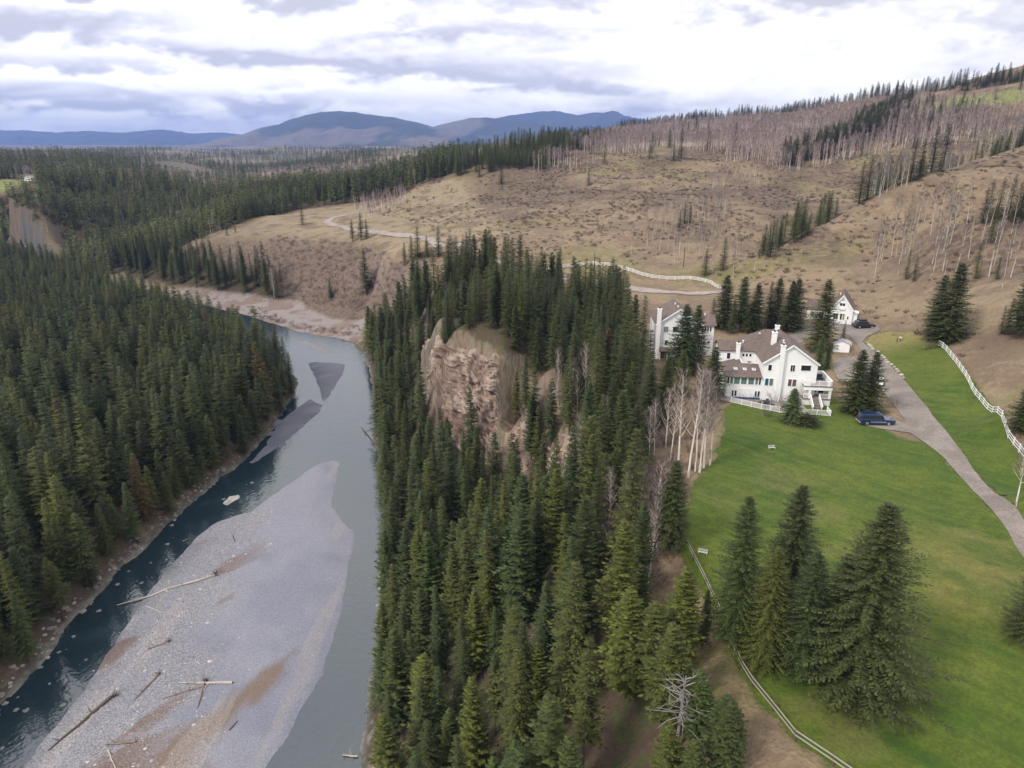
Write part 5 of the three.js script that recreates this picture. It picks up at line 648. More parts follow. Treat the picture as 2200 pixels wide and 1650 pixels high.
// ---- second house among the spruces
{
  const o = [30.5,31,-144.1], g = thing('white_house', 'second white house half hidden behind large spruces', 'house', o[0], o[1], o[2], -3 * Math.PI / 180);
  part(g, 'foundation', boxAt(-0.3, 12.4, -2, 0.3, -9.9, 0.05), BLUE_BASE);
  part(g, 'wall', gableWall(-0.2, 9.2, 0.3, 7.9, 11.1, -9.6, 0), W_WALL); gableRoof(g, -0.2, 9.2, 7.9, 11.1, -9.6, 0);
  part(g, 'wall', boxAt(9.2, 12.3, 0.3, 7.3, -7.2, -2.4), W_WALL); part(g, 'roof', slab([[8.2, 7.25, -1.9], [12.7, 7.25, -1.9], [12.7, 9.0, -4.9], [8.2, 9.0, -4.9]], 0.18), ROOF); part(g, 'roof', slab([[8.2, 7.25, -7.8], [12.7, 7.25, -7.8], [12.7, 9.0, -4.9], [8.2, 9.0, -4.9]], 0.18), ROOF); part(g, 'gable_end', new THREE.ExtrudeGeometry(new THREE.Shape([[2.4, 7.25], [7.2, 7.25], [4.9, 8.8]].map((p) => new THREE.Vector2(...p))), { depth: 0.1, bevelEnabled: false }).rotateY(Math.PI / 2).translate(12.2, 0, 0), W_WALL);
  win(g, 1.36, 2.2, 6.25, 7.45, 0, GREEN_GLASS, 1); win(g, 1.7, 2.3, 3.4, 4.5, 0, GLASS); win(g, 3.2, 4.4, 6.25, 7.45, 0); win(g, 5.5, 6.5, 3.4, 4.5, 0); for (const x of [9.75, 10.3, 10.85, 11.4]) win(g, x, x + 0.34, 5.9, 6.85, -2.4); win(g, 10.2, 10.6, 3.1, 3.8, -2.4); win(g, 11.2, 11.55, 3.3, 3.8, -2.4);
  part(g, 'porch_roof', slab([[0.4, 3.0, 0.02], [3.8, 3.0, 0.02], [3.8, 2.55, 1.9], [0.4, 2.55, 1.9]], 0.14), ROOF); for (const x of [0.6, 2.1, 3.6]) part(g, 'column', boxAt(x - 0.1, x + 0.1, 0, 2.44, 1.5, 1.7), W_TRIM); part(g, 'porch_floor', boxAt(0.4, 3.8, -0.5, 0.15, 0.06, 1.9), DECKING); win(g, 0.9, 2.9, 0.5, 2.1, 0, GLASS, 1);
  chimney(g, -0.25, 0.55, 0.3, 11.2, 0.01, 0.75); vent(g, 4.2, 11.0, -5); vent(g, 4.3, 11.0, -2); vent(g, 10.6, 8.9, -4.6);
}
// ---- cottage with steep gable, its low side wing, and a shed
{
  const o = [78.3,33,-168.2], g = thing('white_cottage', 'small white cottage with steep gable and barn window', 'cottage', o[0], o[1] + 0.1, o[2], -25 * Math.PI / 180);
  part(g, 'foundation', boxAt(-0.95, 4.1, -2, 0.1, -9.6, 0.04), BLUE_BASE);
  part(g, 'wall', gableWall(-0.9, 4.05, 0.1, 3.6, 6.95, -9.5, 0), W_WALL); gableRoof(g, -0.9, 4.05, 3.6, 6.95, -9.5, 0, 0.3);
  win(g, -0.1, 0.9, 1.15, 2.55, 0, GLASS, 1); win(g, 1.35, 1.78, 1.1, 2.6, 0); win(g, 1.95, 2.35, 1.1, 2.6, 0, new THREE.MeshPhysicalMaterial({ color: lin(0.3, 0.24, 0.02), roughness: 0.3 })); win(g, 2.95, 3.25, 1.3, 2.05, 0); win(g, 0.95, 2.1, 4.45, 5.15, 0, GLASS, 1); part(g, 'window_box', boxAt(0.9, 2.15, 3.6, 4.25, 0.01, 0.35), W_TRIM); part(g, 'gable_vent', boxAt(1.4, 1.75, 5.8, 5.95, 0.01, 0.06), DARK);
  part(g, 'side_porch', boxAt(4.06, 5.1, 0.1, 2.9, -2.6, -0.6), W_WALL); part(g, 'roof', slab([[4.0, 3.25, -2.8], [5.4, 2.95, -2.8], [5.4, 2.95, -0.35], [4.0, 3.25, -0.35]], 0.14), W_TRIM);
  part(g, 'wall', boxAt(-6.2, -0.91, 0, 2.7, -6.8, -2.4), W_WALL); part(g, 'roof', slab([[-6.5, 2.62, -2.0], [-0.9, 2.62, -2.0], [-0.9, 4.8, -4.6], [-6.5, 4.8, -4.6]], 0.16), ROOF); part(g, 'roof', slab([[-6.5, 2.62, -7.2], [-0.9, 2.62, -7.2], [-0.9, 4.8, -4.6], [-6.5, 4.8, -4.6]], 0.16), ROOF); win(g, -5.4, -4.6, 0.9, 2.0, -2.4, GREEN_GLASS); win(g, -3.3, -2.95, 0.7, 2.1, -2.4); win(g, -2.75, -2.4, 0.7, 2.1, -2.4); vent(g, 0.8, 6.6, -3.2);
  const s = [71,32,-146.8], h = thing('garden_shed', 'small white shed with grey roof between driveway and spruces', 'shed', s[0], groundAt(s[0], s[2]), s[2], -0.4); part(h, 'wall', gableWall(-1.6, 1.6, -0.3, 1.9, 2.7, -2.4, 0), W_WALL); for (const k of [-1, 1]) part(h, 'roof', slab([[0, 2.85, 0.3], [k * 1.95, 1.9, 0.3], [k * 1.95, 1.9, -2.7], [0, 2.85, -2.7]], 0.12), new THREE.MeshStandardMaterial({ color: lin(0.42, 0.42, 0.46), roughness: 0.8 })); part(h, 'door', boxAt(-0.5, 0.4, -0.1, 1.75, 0.01, 0.06), W_TRIM);
  const w = [69.1,31.4,-126.6], t = thing('white_trailer', 'small white utility trailer parked beside the gravel drive', 'trailer', w[0], groundAt(w[0], w[2]) + 0.09, w[2], -0.5); part(t, 'bed', boxAt(-0.9, 0.9, 0.45, 0.55, -1.6, 1.6), DARK); for (const [a, b, c, d] of [[-0.95, 0.95, 1.55, 1.63], [-0.95, 0.95, -1.63, -1.55], [-0.95, -0.88, -1.54, 1.54], [0.88, 0.95, -1.54, 1.54]]) part(t, 'side_panel', boxAt(a, b, 0.45, 1.1, c, d), W_TRIM); for (const x of [-1.05, 1.05]) part(t, 'wheel', new THREE.CylinderGeometry(0.33, 0.33, 0.18, 16).rotateZ(Math.PI / 2).translate(x, 0.33, 0), DARK); part(t, 'drawbar', boxAt(-0.05, 0.05, 0.4, 0.48, 1.64, 2.8), DARK);
  const q = [-418.5,-635.5], far = thing('farm_shed', 'tiny white shed at the edge of the far green field', 'shed', q[0], groundAt(q[0], q[1]), q[1]); part(far, 'wall', gableWall(-3, 3, -0.5, 3, 4.2, -4, 0), W_WALL); for (const k of [-1, 1]) part(far, 'roof', slab([[0, 4.4, 0.3], [k * 3.4, 2.95, 0.3], [k * 3.4, 2.95, -4.3], [0, 4.4, -4.3]], 0.15), new THREE.MeshStandardMaterial({ color: lin(0.5, 0.5, 0.5) }));
}
// ---------------------------------------------------------------- fences and poles
function railFence(label, group, line, h, rails, bay, mat, postMat, postW = 0.13, railH = 0.13) {
  const P = resample(line, bay), g = thing('rail_fence', label, 'fence', P[0][0], groundAt(...P[0]), P[0][1], 0, group), tops = P.map(([x, z]) => [x - P[0][0], groundAt(x, z) - g.position.y, z - P[0][1]]), pg = new THREE.BoxGeometry(postW, h + 0.5, postW).translate(0, h / 2 - 0.25, 0), rg = new THREE.BoxGeometry(1, railH, 0.045);
  tops.forEach(([x, y, z], i) => { const p = part(g, 'post', pg, postMat); p.position.set(x, y, z); if (i + 1 < tops.length) { const b = tops[i + 1], L = Math.hypot(b[0] - x, b[1] - y, b[2] - z), a = Math.atan2(-(b[2] - z), b[0] - x), e = Math.asin((b[1] - y) / L); p.rotation.y = a; for (const hh of rails) { const r = part(g, 'rail', rg, mat); r.position.set((x + b[0]) / 2, (y + b[1]) / 2 + hh, (z + b[2]) / 2); r.rotation.set(0, a, e, 'YXZ'); r.scale.x = L - 0.02; r.translateZ(postW / 2 + 0.025); } } });
  return g;
}
const W_RAIL = new THREE.MeshStandardMaterial({ color: lin(0.78, 0.77, 0.76), roughness: 0.7 }), GREY_WOOD = new THREE.MeshStandardMaterial({ color: lin(0.34, 0.31, 0.27), roughness: 0.9 }), BROWN_WOOD = new THREE.MeshStandardMaterial({ color: lin(0.1, 0.07, 0.05), roughness: 0.9 });
railFence('long white rail fence running beside the gravel drive', null, [[88.6,-141.7], [86.3,-133.7], [83.2,-124.5], [79.7,-114.6], [76.7,-105.5], [73.6,-96.8], [71.5,-90], [68.7,-80.7]], 1.3, [0.4, 0.8, 1.2], 2.4, W_RAIL, W_RAIL);
railFence('white rail fence curving along the farm road behind the houses', null, [[11,-246], [20.2,-255.4], [29.6,-257.1], [35.1,-253.8], [40.1,-243.3], [46.5,-234.2], [53.9,-232.6], [60.7,-229], [63.9,-224], [64.3,-215.7]], 1.3, [0.4, 0.8, 1.2], 2.4, W_RAIL, W_RAIL, 0.14, 0.16);
railFence('short white rail fence on the slope behind the massive spruces', null, [[93.8,-150.3], [93.7,-145.6], [94.1,-141.8]], 1.2, [0.5, 1.05], 2.4, W_RAIL, W_RAIL);
railFence('weathered wooden rail fence along the lower edge of the lawn', null, [[20,-71], [20.3,-68.4], [20.7,-64.7], [20.9,-59.9], [20.7,-56], [20.6,-51.7], [20.8,-49.5], [21.5,-46.5], [22.2,-43.5], [24.1,-41], [26.1,-38.5]], 1.15, [0.62, 1.05], 2.9, GREY_WOOD, BROWN_WOOD, 0.14, 0.12);
function pole(p, h, label) { const g = thing('utility_pole', label, 'utility pole', p[0], groundAt(...p), p[1]); part(g, 'shaft', new THREE.CylinderGeometry(0.11, 0.16, h + 0.6, 10).translate(0, h / 2 - 0.3, 0), BROWN_WOOD); part(g, 'crossarm', new THREE.BoxGeometry(1.4, 0.1, 0.1).translate(0, h - 0.5, 0.14), BROWN_WOOD); for (const x of [-0.6, 0, 0.6]) part(g, 'insulator', new THREE.CylinderGeometry(0.05, 0.05, 0.16, 8).translate(x, h - 0.37, 0.14), W_TRIM); }
{ const a = [28.3,-243.6,6.6], b = [59.7,-246.3,6.8]; pole(a, Math.max(7, a[2]), 'brown utility pole standing behind the white curved fence'); pole(b, Math.max(7, b[2]), 'brown utility pole standing among bare hillside aspens'); }
// ---------------------------------------------------------------- vehicles
const RUBBER = new THREE.MeshStandardMaterial({ color: lin(0.015, 0.015, 0.016), roughness: 0.9 }), CHROME = new THREE.MeshStandardMaterial({ color: lin(0.6, 0.6, 0.62), roughness: 0.3, metalness: 0.7 }), CARGLASS = new THREE.MeshPhysicalMaterial({ color: lin(0.02, 0.03, 0.04), roughness: 0.04, ior: 1.6 }), LAMP = new THREE.MeshPhysicalMaterial({ color: lin(0.6, 0.6, 0.6), roughness: 0.1 }), TAIL = new THREE.MeshPhysicalMaterial({ color: lin(0.25, 0.01, 0.01), roughness: 0.2 });
function car(o) {
  const g = thing(o.name, o.label, 'car', o.x, o.y, o.z, o.turn), L = o.L, W = o.W, H = o.H, paint = new THREE.MeshPhysicalMaterial({ color: lin(...o.paint), roughness: 0.35, clearcoat: 1, clearcoatRoughness: 0.05 });
  const prof = (pts, w, bev) => new THREE.ExtrudeGeometry(new THREE.Shape(pts.map((p) => new THREE.Vector2(...p))), { depth: w - 2 * bev, bevelEnabled: true, bevelSize: bev, bevelThickness: bev, bevelSegments: 2, curveSegments: 8 }).translate(0, 0, -w / 2 + bev);
  const a = -L / 2, b = L / 2, belt = H * 0.56, arch = o.tyre + 0.07, w1 = a + L * 0.2, w2 = b - L * 0.175;
  const body = new THREE.Shape(); body.moveTo(a + 0.05, 0.35); body.lineTo(w1 - arch, 0.3); body.absarc(w1, o.tyre, arch, Math.PI, 0, true); body.lineTo(w2 - arch, 0.3); body.absarc(w2, o.tyre, arch, Math.PI, 0, true); body.lineTo(b - 0.06, 0.36); body.lineTo(b, 0.62); body.lineTo(b - 0.06, belt - 0.12); body.lineTo(o.cowl, belt); body.lineTo(a + 0.06, belt + 0.02); body.lineTo(a, 0.7); body.closePath();
  part(g, 'body', new THREE.ExtrudeGeometry(body, { depth: W - 0.1, bevelEnabled: true, bevelSize: 0.05, bevelThickness: 0.05, bevelSegments: 2, curveSegments: 10 }).translate(0, 0, -W / 2 + 0.05), paint);
  const c0 = a + o.back0, c1 = a + o.back1, c2 = o.front1, c3 = o.cowl - 0.05; part(g, 'cabin', prof([[c0, belt - 0.05], [c3, belt - 0.05], [c2, H - 0.04], [c1, H - 0.04]], W - 0.26, 0.06), paint);
  const sideAt = (x0, x1) => { const lo = belt + 0.08, hi = H - 0.16, lean = (x, y) => clamp(x, mix(c0 + 0.1, c1 + 0.08, (y - belt) / (H - belt)), mix(c3 - 0.1, c2 - 0.08, (y - belt) / (H - belt))); return [[lean(x0, lo), lo], [lean(x1, lo), lo], [lean(x1, hi), hi], [lean(x0, hi), hi]]; };
  for (const s of [-1, 1]) o.windows.forEach(([x0, x1]) => part(g, 'side_window', new THREE.ExtrudeGeometry(new THREE.Shape(sideAt(x0, x1).map((p) => new THREE.Vector2(...p))), { depth: 0.02, bevelEnabled: false }).translate(0, 0, s > 0 ? W / 2 - 0.125 : -W / 2 + 0.105), CARGLASS));
  part(g, 'windscreen', slab([[c3 + 0.06, belt + 0.03, -W / 2 + 0.28], [c3 + 0.06, belt + 0.03, W / 2 - 0.28], [c2 + 0.09, H - 0.12, W / 2 - 0.34], [c2 + 0.09, H - 0.12, -W / 2 + 0.34]], 0.03), CARGLASS); part(g, 'rear_window', slab([[c0 - 0.08, belt + 0.1, -W / 2 + 0.3], [c0 - 0.08, belt + 0.1, W / 2 - 0.3], [c1 - 0.09, H - 0.16, W / 2 - 0.36], [c1 - 0.09, H - 0.16, -W / 2 + 0.36]], 0.03), CARGLASS);
  for (const x of [w1, w2]) for (const s of [-1, 1]) { const w = part(g, 'wheel', new THREE.CylinderGeometry(0.06, 0.06, 0.24, 8).rotateX(Math.PI / 2), DARK); w.position.set(x, o.tyre, s * (W / 2 - 0.13)); part(w, 'tyre', new THREE.TorusGeometry(o.tyre * 0.78, o.tyre * 0.22, 8, 22).scale(1, 1, 1.25), RUBBER); part(w, 'rim', new THREE.CylinderGeometry(o.tyre * 0.6, o.tyre * 0.6, 0.2, 14).rotateX(Math.PI / 2), CHROME); }
  for (const s of [-1, 1]) { part(g, 'headlight', new RoundedBoxGeometry(0.12, 0.2, 0.36, 2, 0.03).translate(b - 0.02, belt - 0.26, s * (W / 2 - 0.3)), LAMP); part(g, 'tail_light', new RoundedBoxGeometry(0.1, 0.42, 0.16, 2, 0.03).translate(a + 0.01, belt - 0.2, s * (W / 2 - 0.14)), TAIL); part(g, 'wing_mirror', new RoundedBoxGeometry(0.16, 0.16, 0.2, 2, 0.04).translate(o.cowl - 0.35, belt + 0.12, s * (W / 2 + 0.06)), paint); if (o.trim) part(g, 'side_moulding', boxAt(w1 + arch, w2 - arch, 0.62, 0.72, s > 0 ? W / 2 - 0.01 : -W / 2 - 0.03, s > 0 ? W / 2 + 0.03 : -W / 2 + 0.01), CHROME); }
  for (const x of [a - 0.02, b + 0.02]) part(g, 'bumper', new RoundedBoxGeometry(0.16, 0.24, W - 0.06, 2, 0.06).translate(x, 0.48, 0), o.trim ? CHROME : DARK);
  if (o.rack) for (const s of [-1, 1]) part(g, 'roof_rail', boxAt(c1 + 0.3, c2 - 0.2, H + 0.03, H + 0.08, s * 0.62 - 0.02, s * 0.62 + 0.02), DARK);
  if (o.roofBox) part(g, 'roof_box', new RoundedBoxGeometry(1.7, 0.32, 0.8, 3, 0.12).translate(-0.3, H + 0.2, -0.1), DARK);
  return g;
}
{
  const a = [59.8,-108.2], yA = groundAt(a[0], a[1]) + 0.09, b = [84.1,-164.5], c = [83.5,-168.1];
  car({ name: 'parked_car', label: 'long dark blue estate car with silver side strip on the lawn edge', x: a[0], y: yA, z: a[1], turn: -0.07, L: 5.5, W: 2.0, H: 1.85, tyre: 0.38, paint: [0.009, 0.024, 0.085], cowl: 1.15, back0: 0.1, back1: 0.32, front1: 0.62, windows: [[-2.5, -1.42], [-1.34, -0.42], [-0.34, 0.95]], trim: true, rack: true });
  car({ name: 'parked_car', label: 'black car with roof box parked at the cottage', x: b[0], y: groundAt(...b) + 0.09, z: b[1], turn: 0.05 + Math.PI * 0, L: 4.8, W: 1.9, H: 1.68, tyre: 0.36, paint: [0.008, 0.009, 0.011], cowl: 1.1, back0: 0.12, back1: 0.55, front1: 0.35, windows: [[-2.2, -1.2], [-1.12, -0.28], [-0.2, 0.9]], roofBox: true });
  car({ name: 'parked_car', label: 'dark blue car parked against the cottage wall', x: c[0], y: groundAt(...c) + 0.09, z: c[1] - 1.5, turn: 0.15, L: 4.6, W: 1.85, H: 1.5, tyre: 0.33, paint: [0.012, 0.035, 0.075], cowl: 1.0, back0: 0.3, back1: 0.95, front1: 0.2, windows: [[-1.5, -0.5], [-0.42, 0.8]] });
}
// ---------------------------------------------------------------- small things in the garden
{
  const WEATHERED = new THREE.MeshStandardMaterial({ color: lin(0.5, 0.48, 0.45), roughness: 0.85 });
  const bench = (p, label, turn) => { const g = thing('garden_bench', label, 'bench', p[0], groundAt(...p) + 0.05, p[1], turn); g.scale.setScalar(0.7); for (let i = 0; i < 3; i++) part(g, 'slat', boxAt(-0.75, 0.75, 0.42, 0.47, -0.24 + i * 0.17, -0.1 + i * 0.17), WEATHERED); for (let i = 0; i < 2; i++) part(g, 'backrest', boxAt(-0.75, 0.75, 0.58 + i * 0.17, 0.7 + i * 0.17, -0.3, -0.26), WEATHERED); for (const [x, z] of [[-0.65, -0.26], [0.65, -0.26], [-0.65, 0.22], [0.65, 0.22]]) part(g, 'leg', boxAt(x - 0.035, x + 0.035, 0, z < 0 ? 0.88 : 0.42, z - 0.035, z + 0.035), WEATHERED); };
  bench([39,-97.4], 'pale wooden bench standing alone in the middle of the lawn', 0.1); bench([21.5,-69.3], 'pale wooden bench near the corner of the wooden fence', -0.4);
  const posts = [84.9,-150.1], g1 = thing('bird_house', 'pair of short posts carrying a white nesting box on the grass verge', 'bird house', posts[0], groundAt(...posts), posts[1]); for (const x of [-0.35, 0.35]) part(g1, 'post', boxAt(x - 0.06, x + 0.06, -0.2, 0.9, -0.06, 0.06), BROWN_WOOD); part(g1, 'nesting_box', boxAt(0.15, 0.55, 0.91, 1.35, -0.2, 0.2), W_TRIM); part(g1, 'roof', slab([[0.05, 1.36, -0.28], [0.65, 1.36, -0.28], [0.65, 1.5, 0.28], [0.05, 1.5, 0.28]], 0.05), BROWN_WOOD);
  // stones edging the drive
  const R = rng(808), stoneGeo = [0, 1, 2].map((k) => { const s = new THREE.IcosahedronGeometry(0.32, 1), p = s.attributes.position; for (let i = 0; i < p.count; i++) { const f = 0.75 + 0.5 * vn(p.getX(i) * 5 + k * 9, p.getY(i) * 5 + p.getZ(i) * 7); p.setXYZ(i, p.getX(i) * f, p.getY(i) * f * 0.65, p.getZ(i) * f); } s.computeVertexNormals(); return s; }), stoneMat = [new THREE.MeshStandardMaterial({ color: lin(0.42, 0.39, 0.35), roughness: 0.95 }), new THREE.MeshStandardMaterial({ color: lin(0.32, 0.28, 0.25), roughness: 0.95 })];
  for (const p of resample([[78.7,-151.4], [78,-146.1], [76.9,-138.8], [75.6,-131.8], [75.1,-128.6]], 1.5)) { const s = mesh('edging_stone', stoneGeo[(R() * 3) | 0], stoneMat[(R() * 2) | 0]); s.position.set(p[0] + (R() - 0.5) * 0.5, groundAt(...p) + 0.12, p[1] + (R() - 0.5) * 0.5); s.rotation.y = R() * 6; s.scale.setScalar(0.7 + R() * 0.8); tag(s, 'pale stone in the row edging the gravel drive', 'stone', 'stones edging the drive'); }
  // clipped bush and shrubs by the patio
  const bush = [48.6,-108], bg = conifer({ ...SP, seed: 95, h: 1.5, r: 1.9, whorls: 16, per: 20, sprays: 5, len: 0.42, wide: 0.35, base: 0.02, gap: 0, tilt0: 0.1, tilt1: 0.4, droop: 0.1, lift: 0, profile: (t) => Math.sqrt(Math.max(0, 1 - t * t)), c0: [0.05, 0.055, 0.02], c1: [0.075, 0.075, 0.028] });
  const bu = thing('round_bush', 'rounded dark green clipped bush below the porch', 'bush', bush[0], groundAt(...bush), bush[1]); mesh('foliage', bg.crown, TINT[0], bu); mesh('stem', bg.trunk, BARK, bu);
  for (const [p, h, w, label] of [[[50.6,-117.6], 3.4, 2.2, 'tall leafless shrub against the gable wall'], [[47.1,-118.1], 2.6, 2.2, 'twisted leafless garden tree at the house wall'], [[42.3,-119.1], 2.4, 2.6, 'leafless fan shaped shrub below the sunroom'], [[43,-111.6], 1.8, 1.6, 'small leafless shrub inside the patio fence'], [[67,-115.5], 2.2, 3.2, 'reddish leafless thicket beside the gravel drive']]) { const m = mesh('bare_shrub', shrub(900 + h * 10, 60, h, w, [0.16, 0.11, 0.1], 0.014), BARK); m.position.set(p[0], groundAt(...p), p[1]); tag(m, label, 'shrub'); }
}
// ---------------------------------------------------------------- driftwood and stones
{
  const R = rng(1001), woodMat = new THREE.MeshStandardMaterial({ vertexColors: true, roughness: 0.9 });
  const tone = { pale: [0.42, 0.38, 0.34], dark: [0.1, 0.08, 0.065], brown: [0.22, 0.16, 0.125] };
  const log = (a, b, r, c, label, roots, group) => {
    const S = new Soup(), A = [0, 0, 0], B = [b[0] - a[0], 0, b[1] - a[1]], L = Math.hypot(B[0], B[2]), pts = [], rad = [], base = groundAt(...a), k = tone[c];
    for (let i = 0; i <= 6; i++) { const t = i / 6; pts.push([B[0] * t + (R() - 0.5) * 0.02 * L, Math.max(groundAt(a[0] + B[0] * t, a[1] + B[2] * t), 0.02) - base + r * 0.7 + (R() - 0.5) * 0.05, B[2] * t + (R() - 0.5) * 0.02 * L]); rad.push(r * mix(1, 0.45, t)); }
    rad[6] *= 0.6; limb(S, pts, rad, 7, () => { const q = 0.8 + 0.4 * R(); return k.map((v) => v * q); });
    const g = thing('driftwood_log', label, 'log', a[0], base, a[1], 0, group); mesh('stem', S.geo(), woodMat, g);
    const T = new Soup(); for (let i = 0; i < 4; i++) { const t = 0.25 + 0.7 * R(), p = pts[Math.floor(t * 6)], d = nrm([R() - 0.5, 0.35 + R() * 0.4, R() - 0.5]), l = 0.4 + R() * 1.1; limb(T, [p, vadd(p, d, l * 0.5), vadd(p, d, l)], [r * 0.3, r * 0.2, 0.01], 4, () => k); } mesh('branch_stubs', T.geo(), woodMat, g);
    if (roots) { const Q = new Soup(); for (let i = 0; i < 16; i++) { const d = nrm([-B[0] / L * 0.3 + (R() - 0.5) * 1.6, (R() - 0.35) * 1.4, -B[2] / L * 0.3 + (R() - 0.5) * 1.6]), l = r * (2.5 + 3.5 * R()); limb(Q, [pts[0], vadd(pts[0], d, l * 0.5), vadd(pts[0], nrm([d[0] + R() - 0.5, d[1] + (R() - 0.5) * 0.6, d[2] + R() - 0.5]), l)], [r * 0.45, r * 0.25, 0.015], 4, () => tone.dark); } mesh('root_plate', Q.geo(), woodMat, g); }
  };
  log([-53.8,-110.1], [-67.5,-102], 0.26, 'pale', 'very long bleached log lying half across the dark channel', true);
  for (const [a, b] of [[[-62.3,-101.9], [-58.7,-99.6]], [[-61.1,-100.1], [-59.7,-102.2]], [[-60.5,-101.4], [-60.2,-104.8]], [[-61.9,-109.2], [-60.3,-106.1]]]) log(a, b, 0.1, 'pale', 'thin bleached branch crossed with others beside the very long log', false, 'crossed branches beside the long log');
  log([-40.6,-83.3], [-48.4,-83], 0.24, 'pale', 'pale log at the head of the brown silt fan', false); log([-44.8,-83.6], [-43.7,-78.5], 0.18, 'brown', 'brown log pointing down the silt fan', true); log([-44.8,-82.4], [-49.3,-80], 0.16, 'brown', 'thin brown log trailing from the log pile', false); log([-44.1,-83.9], [-44.2,-81.6], 0.14, 'pale', 'short bleached log on top of the log pile', false);
  log([-56.7,-80.4], [-60.2,-71.5], 0.26, 'dark', 'long dark log with a root plate among reddish silt', true); log([-52.1,-84.8], [-53.2,-79.8], 0.16, 'brown', 'slender brown log with roots on coarse stones', true); log([-54.1,-92.2], [-56.5,-90.3], 0.16, 'brown', 'short brown log with roots beside the stony strip', true);
  log([-49.3,-72.6], [-53.1,-72.1], 0.2, 'brown', 'stout brown log on the silt patch', false); log([-52.8,-71.7], [-53.8,-70.5], 0.1, 'pale', 'short pale stick beside the stout brown log', false); log([-52.3,-71.3], [-49.6,-68.2], 0.13, 'pale', 'pale stick lying below the stout brown log', false); log([-19.9,-70.7], [-21.9,-70.9], 0.14, 'pale', 'pale log stranded in the shallow water under the slope', false); log([-35.4,-169.5], [-41.8,-181.8], 0.16, 'dark', 'dark trunk leaning from the wooded slope into the river', false); log([-54.5,-121.6], [-55.9,-124.2], 0.1, 'dark', 'short dark stick lying on smooth gravel', false); log([-37.8,-74.5], [-37.2,-76.3], 0.1, 'dark', 'dark forked stick on the smooth lower gravel', false);
  for (const [a, b] of [[[9.3,-111.6], [11.3,-95.9]], [[9.9,-108.6], [12.2,-95.3]], [[6.9,-120.4], [8.6,-113.4]], [[-2.8,-127.9], [0.5,-127.5]]]) log(a, b, 0.13, 'pale', 'fallen bleached trunk lying on the eroded bank', false, 'fallen trunks on the eroded bank');
  // stones
  const stone = [0, 1, 2].map((k) => { const s = new THREE.IcosahedronGeometry(0.5, 1), p = s.attributes.position; for (let i = 0; i < p.count; i++) { const f = 0.72 + 0.55 * vn(p.getX(i) * 4 + k * 9, p.getY(i) * 4 + p.getZ(i) * 6); p.setXYZ(i, p.getX(i) * f, p.getY(i) * f * 0.6, p.getZ(i) * f); } s.computeVertexNormals(); return s; }), sm = new THREE.MeshStandardMaterial({ color: lin(0.34, 0.32, 0.31), roughness: 0.95 });
  const strewn = scatter(1002, -80, -25, -140, -60, 0.55, (x, z, r) => { const e = sdPoly(BAR_MAIN, x, z); if (e > -0.2) return 0; const c = sstep(-44, -52, x - 0.14 * (z + 100) + (fbm(x * 0.15, z * 0.15, 3) - 0.5) * 14); return r() < c * 0.4 * sstep(0.3, 0.6, fbm(x * 0.3 + 8, z * 0.3, 3)) + 0.004 && 0.16 + 0.5 * r() * r() * r() + 0.08 * r(); });
  massOf('gravel', 'coarse pale stones strewn over the upstream side of the gravel bar', stone, sm, strewn, R, 1, (r) => { const k = 0.55 + 0.9 * r(); return [k, k * 0.98, k * 0.97]; });
  const banks = scatter(1003, -85, -10, -240, -60, 0.9, (x, z, r) => { const e = sdPoly(RIVER, x, z); if (e < -0.6 || e > 2.6) return 0; return r() < (x < -45 && z > -150 ? 0.5 : 0.16) && 0.2 + (x < -50 && z > -115 ? 1.2 : 0.7) * r() * r(); });
  massOf('rubble', 'grey boulders along the water line', stone, sm, banks, R, 1, (r) => { const k = 0.45 + 0.6 * r(); return [k, k * 0.95, k * 0.9]; });
  // cracked blocks: [value of the block, distance to the next crack]
  const cell = (u, v) => { const iu = Math.floor(u), iv = Math.floor(v); let a = 9, b = 9, val = 0; for (let p = -1; p <= 1; p++) for (let q = -1; q <= 1; q++) { const X = iu + p, Y = iv + q, k = NT[(X & 511) + ((Y & 511) << 9)], l = NT[((X + 91) & 511) + (((Y + 37) & 511) << 9)], dd = Math.hypot(X + k - u, Y + l - v); if (dd < a) { b = a; a = dd; val = NT[((X + 211) & 511) + (((Y + 149) & 511) << 9)]; } else if (dd < b) b = dd; } return [val, b - a]; };
  // the weathered rock face: a craggy skin from the rim down to its foot
  const rim = resample([[-1.5,-140.9], [-4.9,-143.6], [-9.7,-148.8], [-15,-152.1], [-19.1,-174.1]], 0.6), foot = [[-2,-127.1], [-4.7,-130.3], [-8.8,-135.8], [-15.2,-146.4], [-19.5,-161.2], [-25,-188.4]], fl = resample(foot, 0.5), n = rim.length, rows = 90, fp = [], fc = [], fi = [];
  for (let i = 0; i < n; i++) {
    const a = rim[i], b = fl[Math.round(i / (n - 1) * (fl.length - 1))], path = []; let len = 0;
    for (let k = 0; k <= 120; k++) { const t = mix(-0.06, 1.1, k / 120), x = mix(a[0], b[0], t), z = mix(a[1], b[1], t), gy = groundAt(x, z) - 0.3, y = mix(gy, Math.max(gy, mix(31, 12.5, clamp(t))), sstep(0, 1, Math.min(1, i / 26, (n - 1 - i) / 18))); if (k) len += Math.hypot(x - path[k - 1][0], y - path[k - 1][1], z - path[k - 1][2]); path.push([x, y, z, len]); }
    const ox = b[0] - a[0], oz = b[1] - a[1], ol = Math.hypot(ox, oz) || 1;
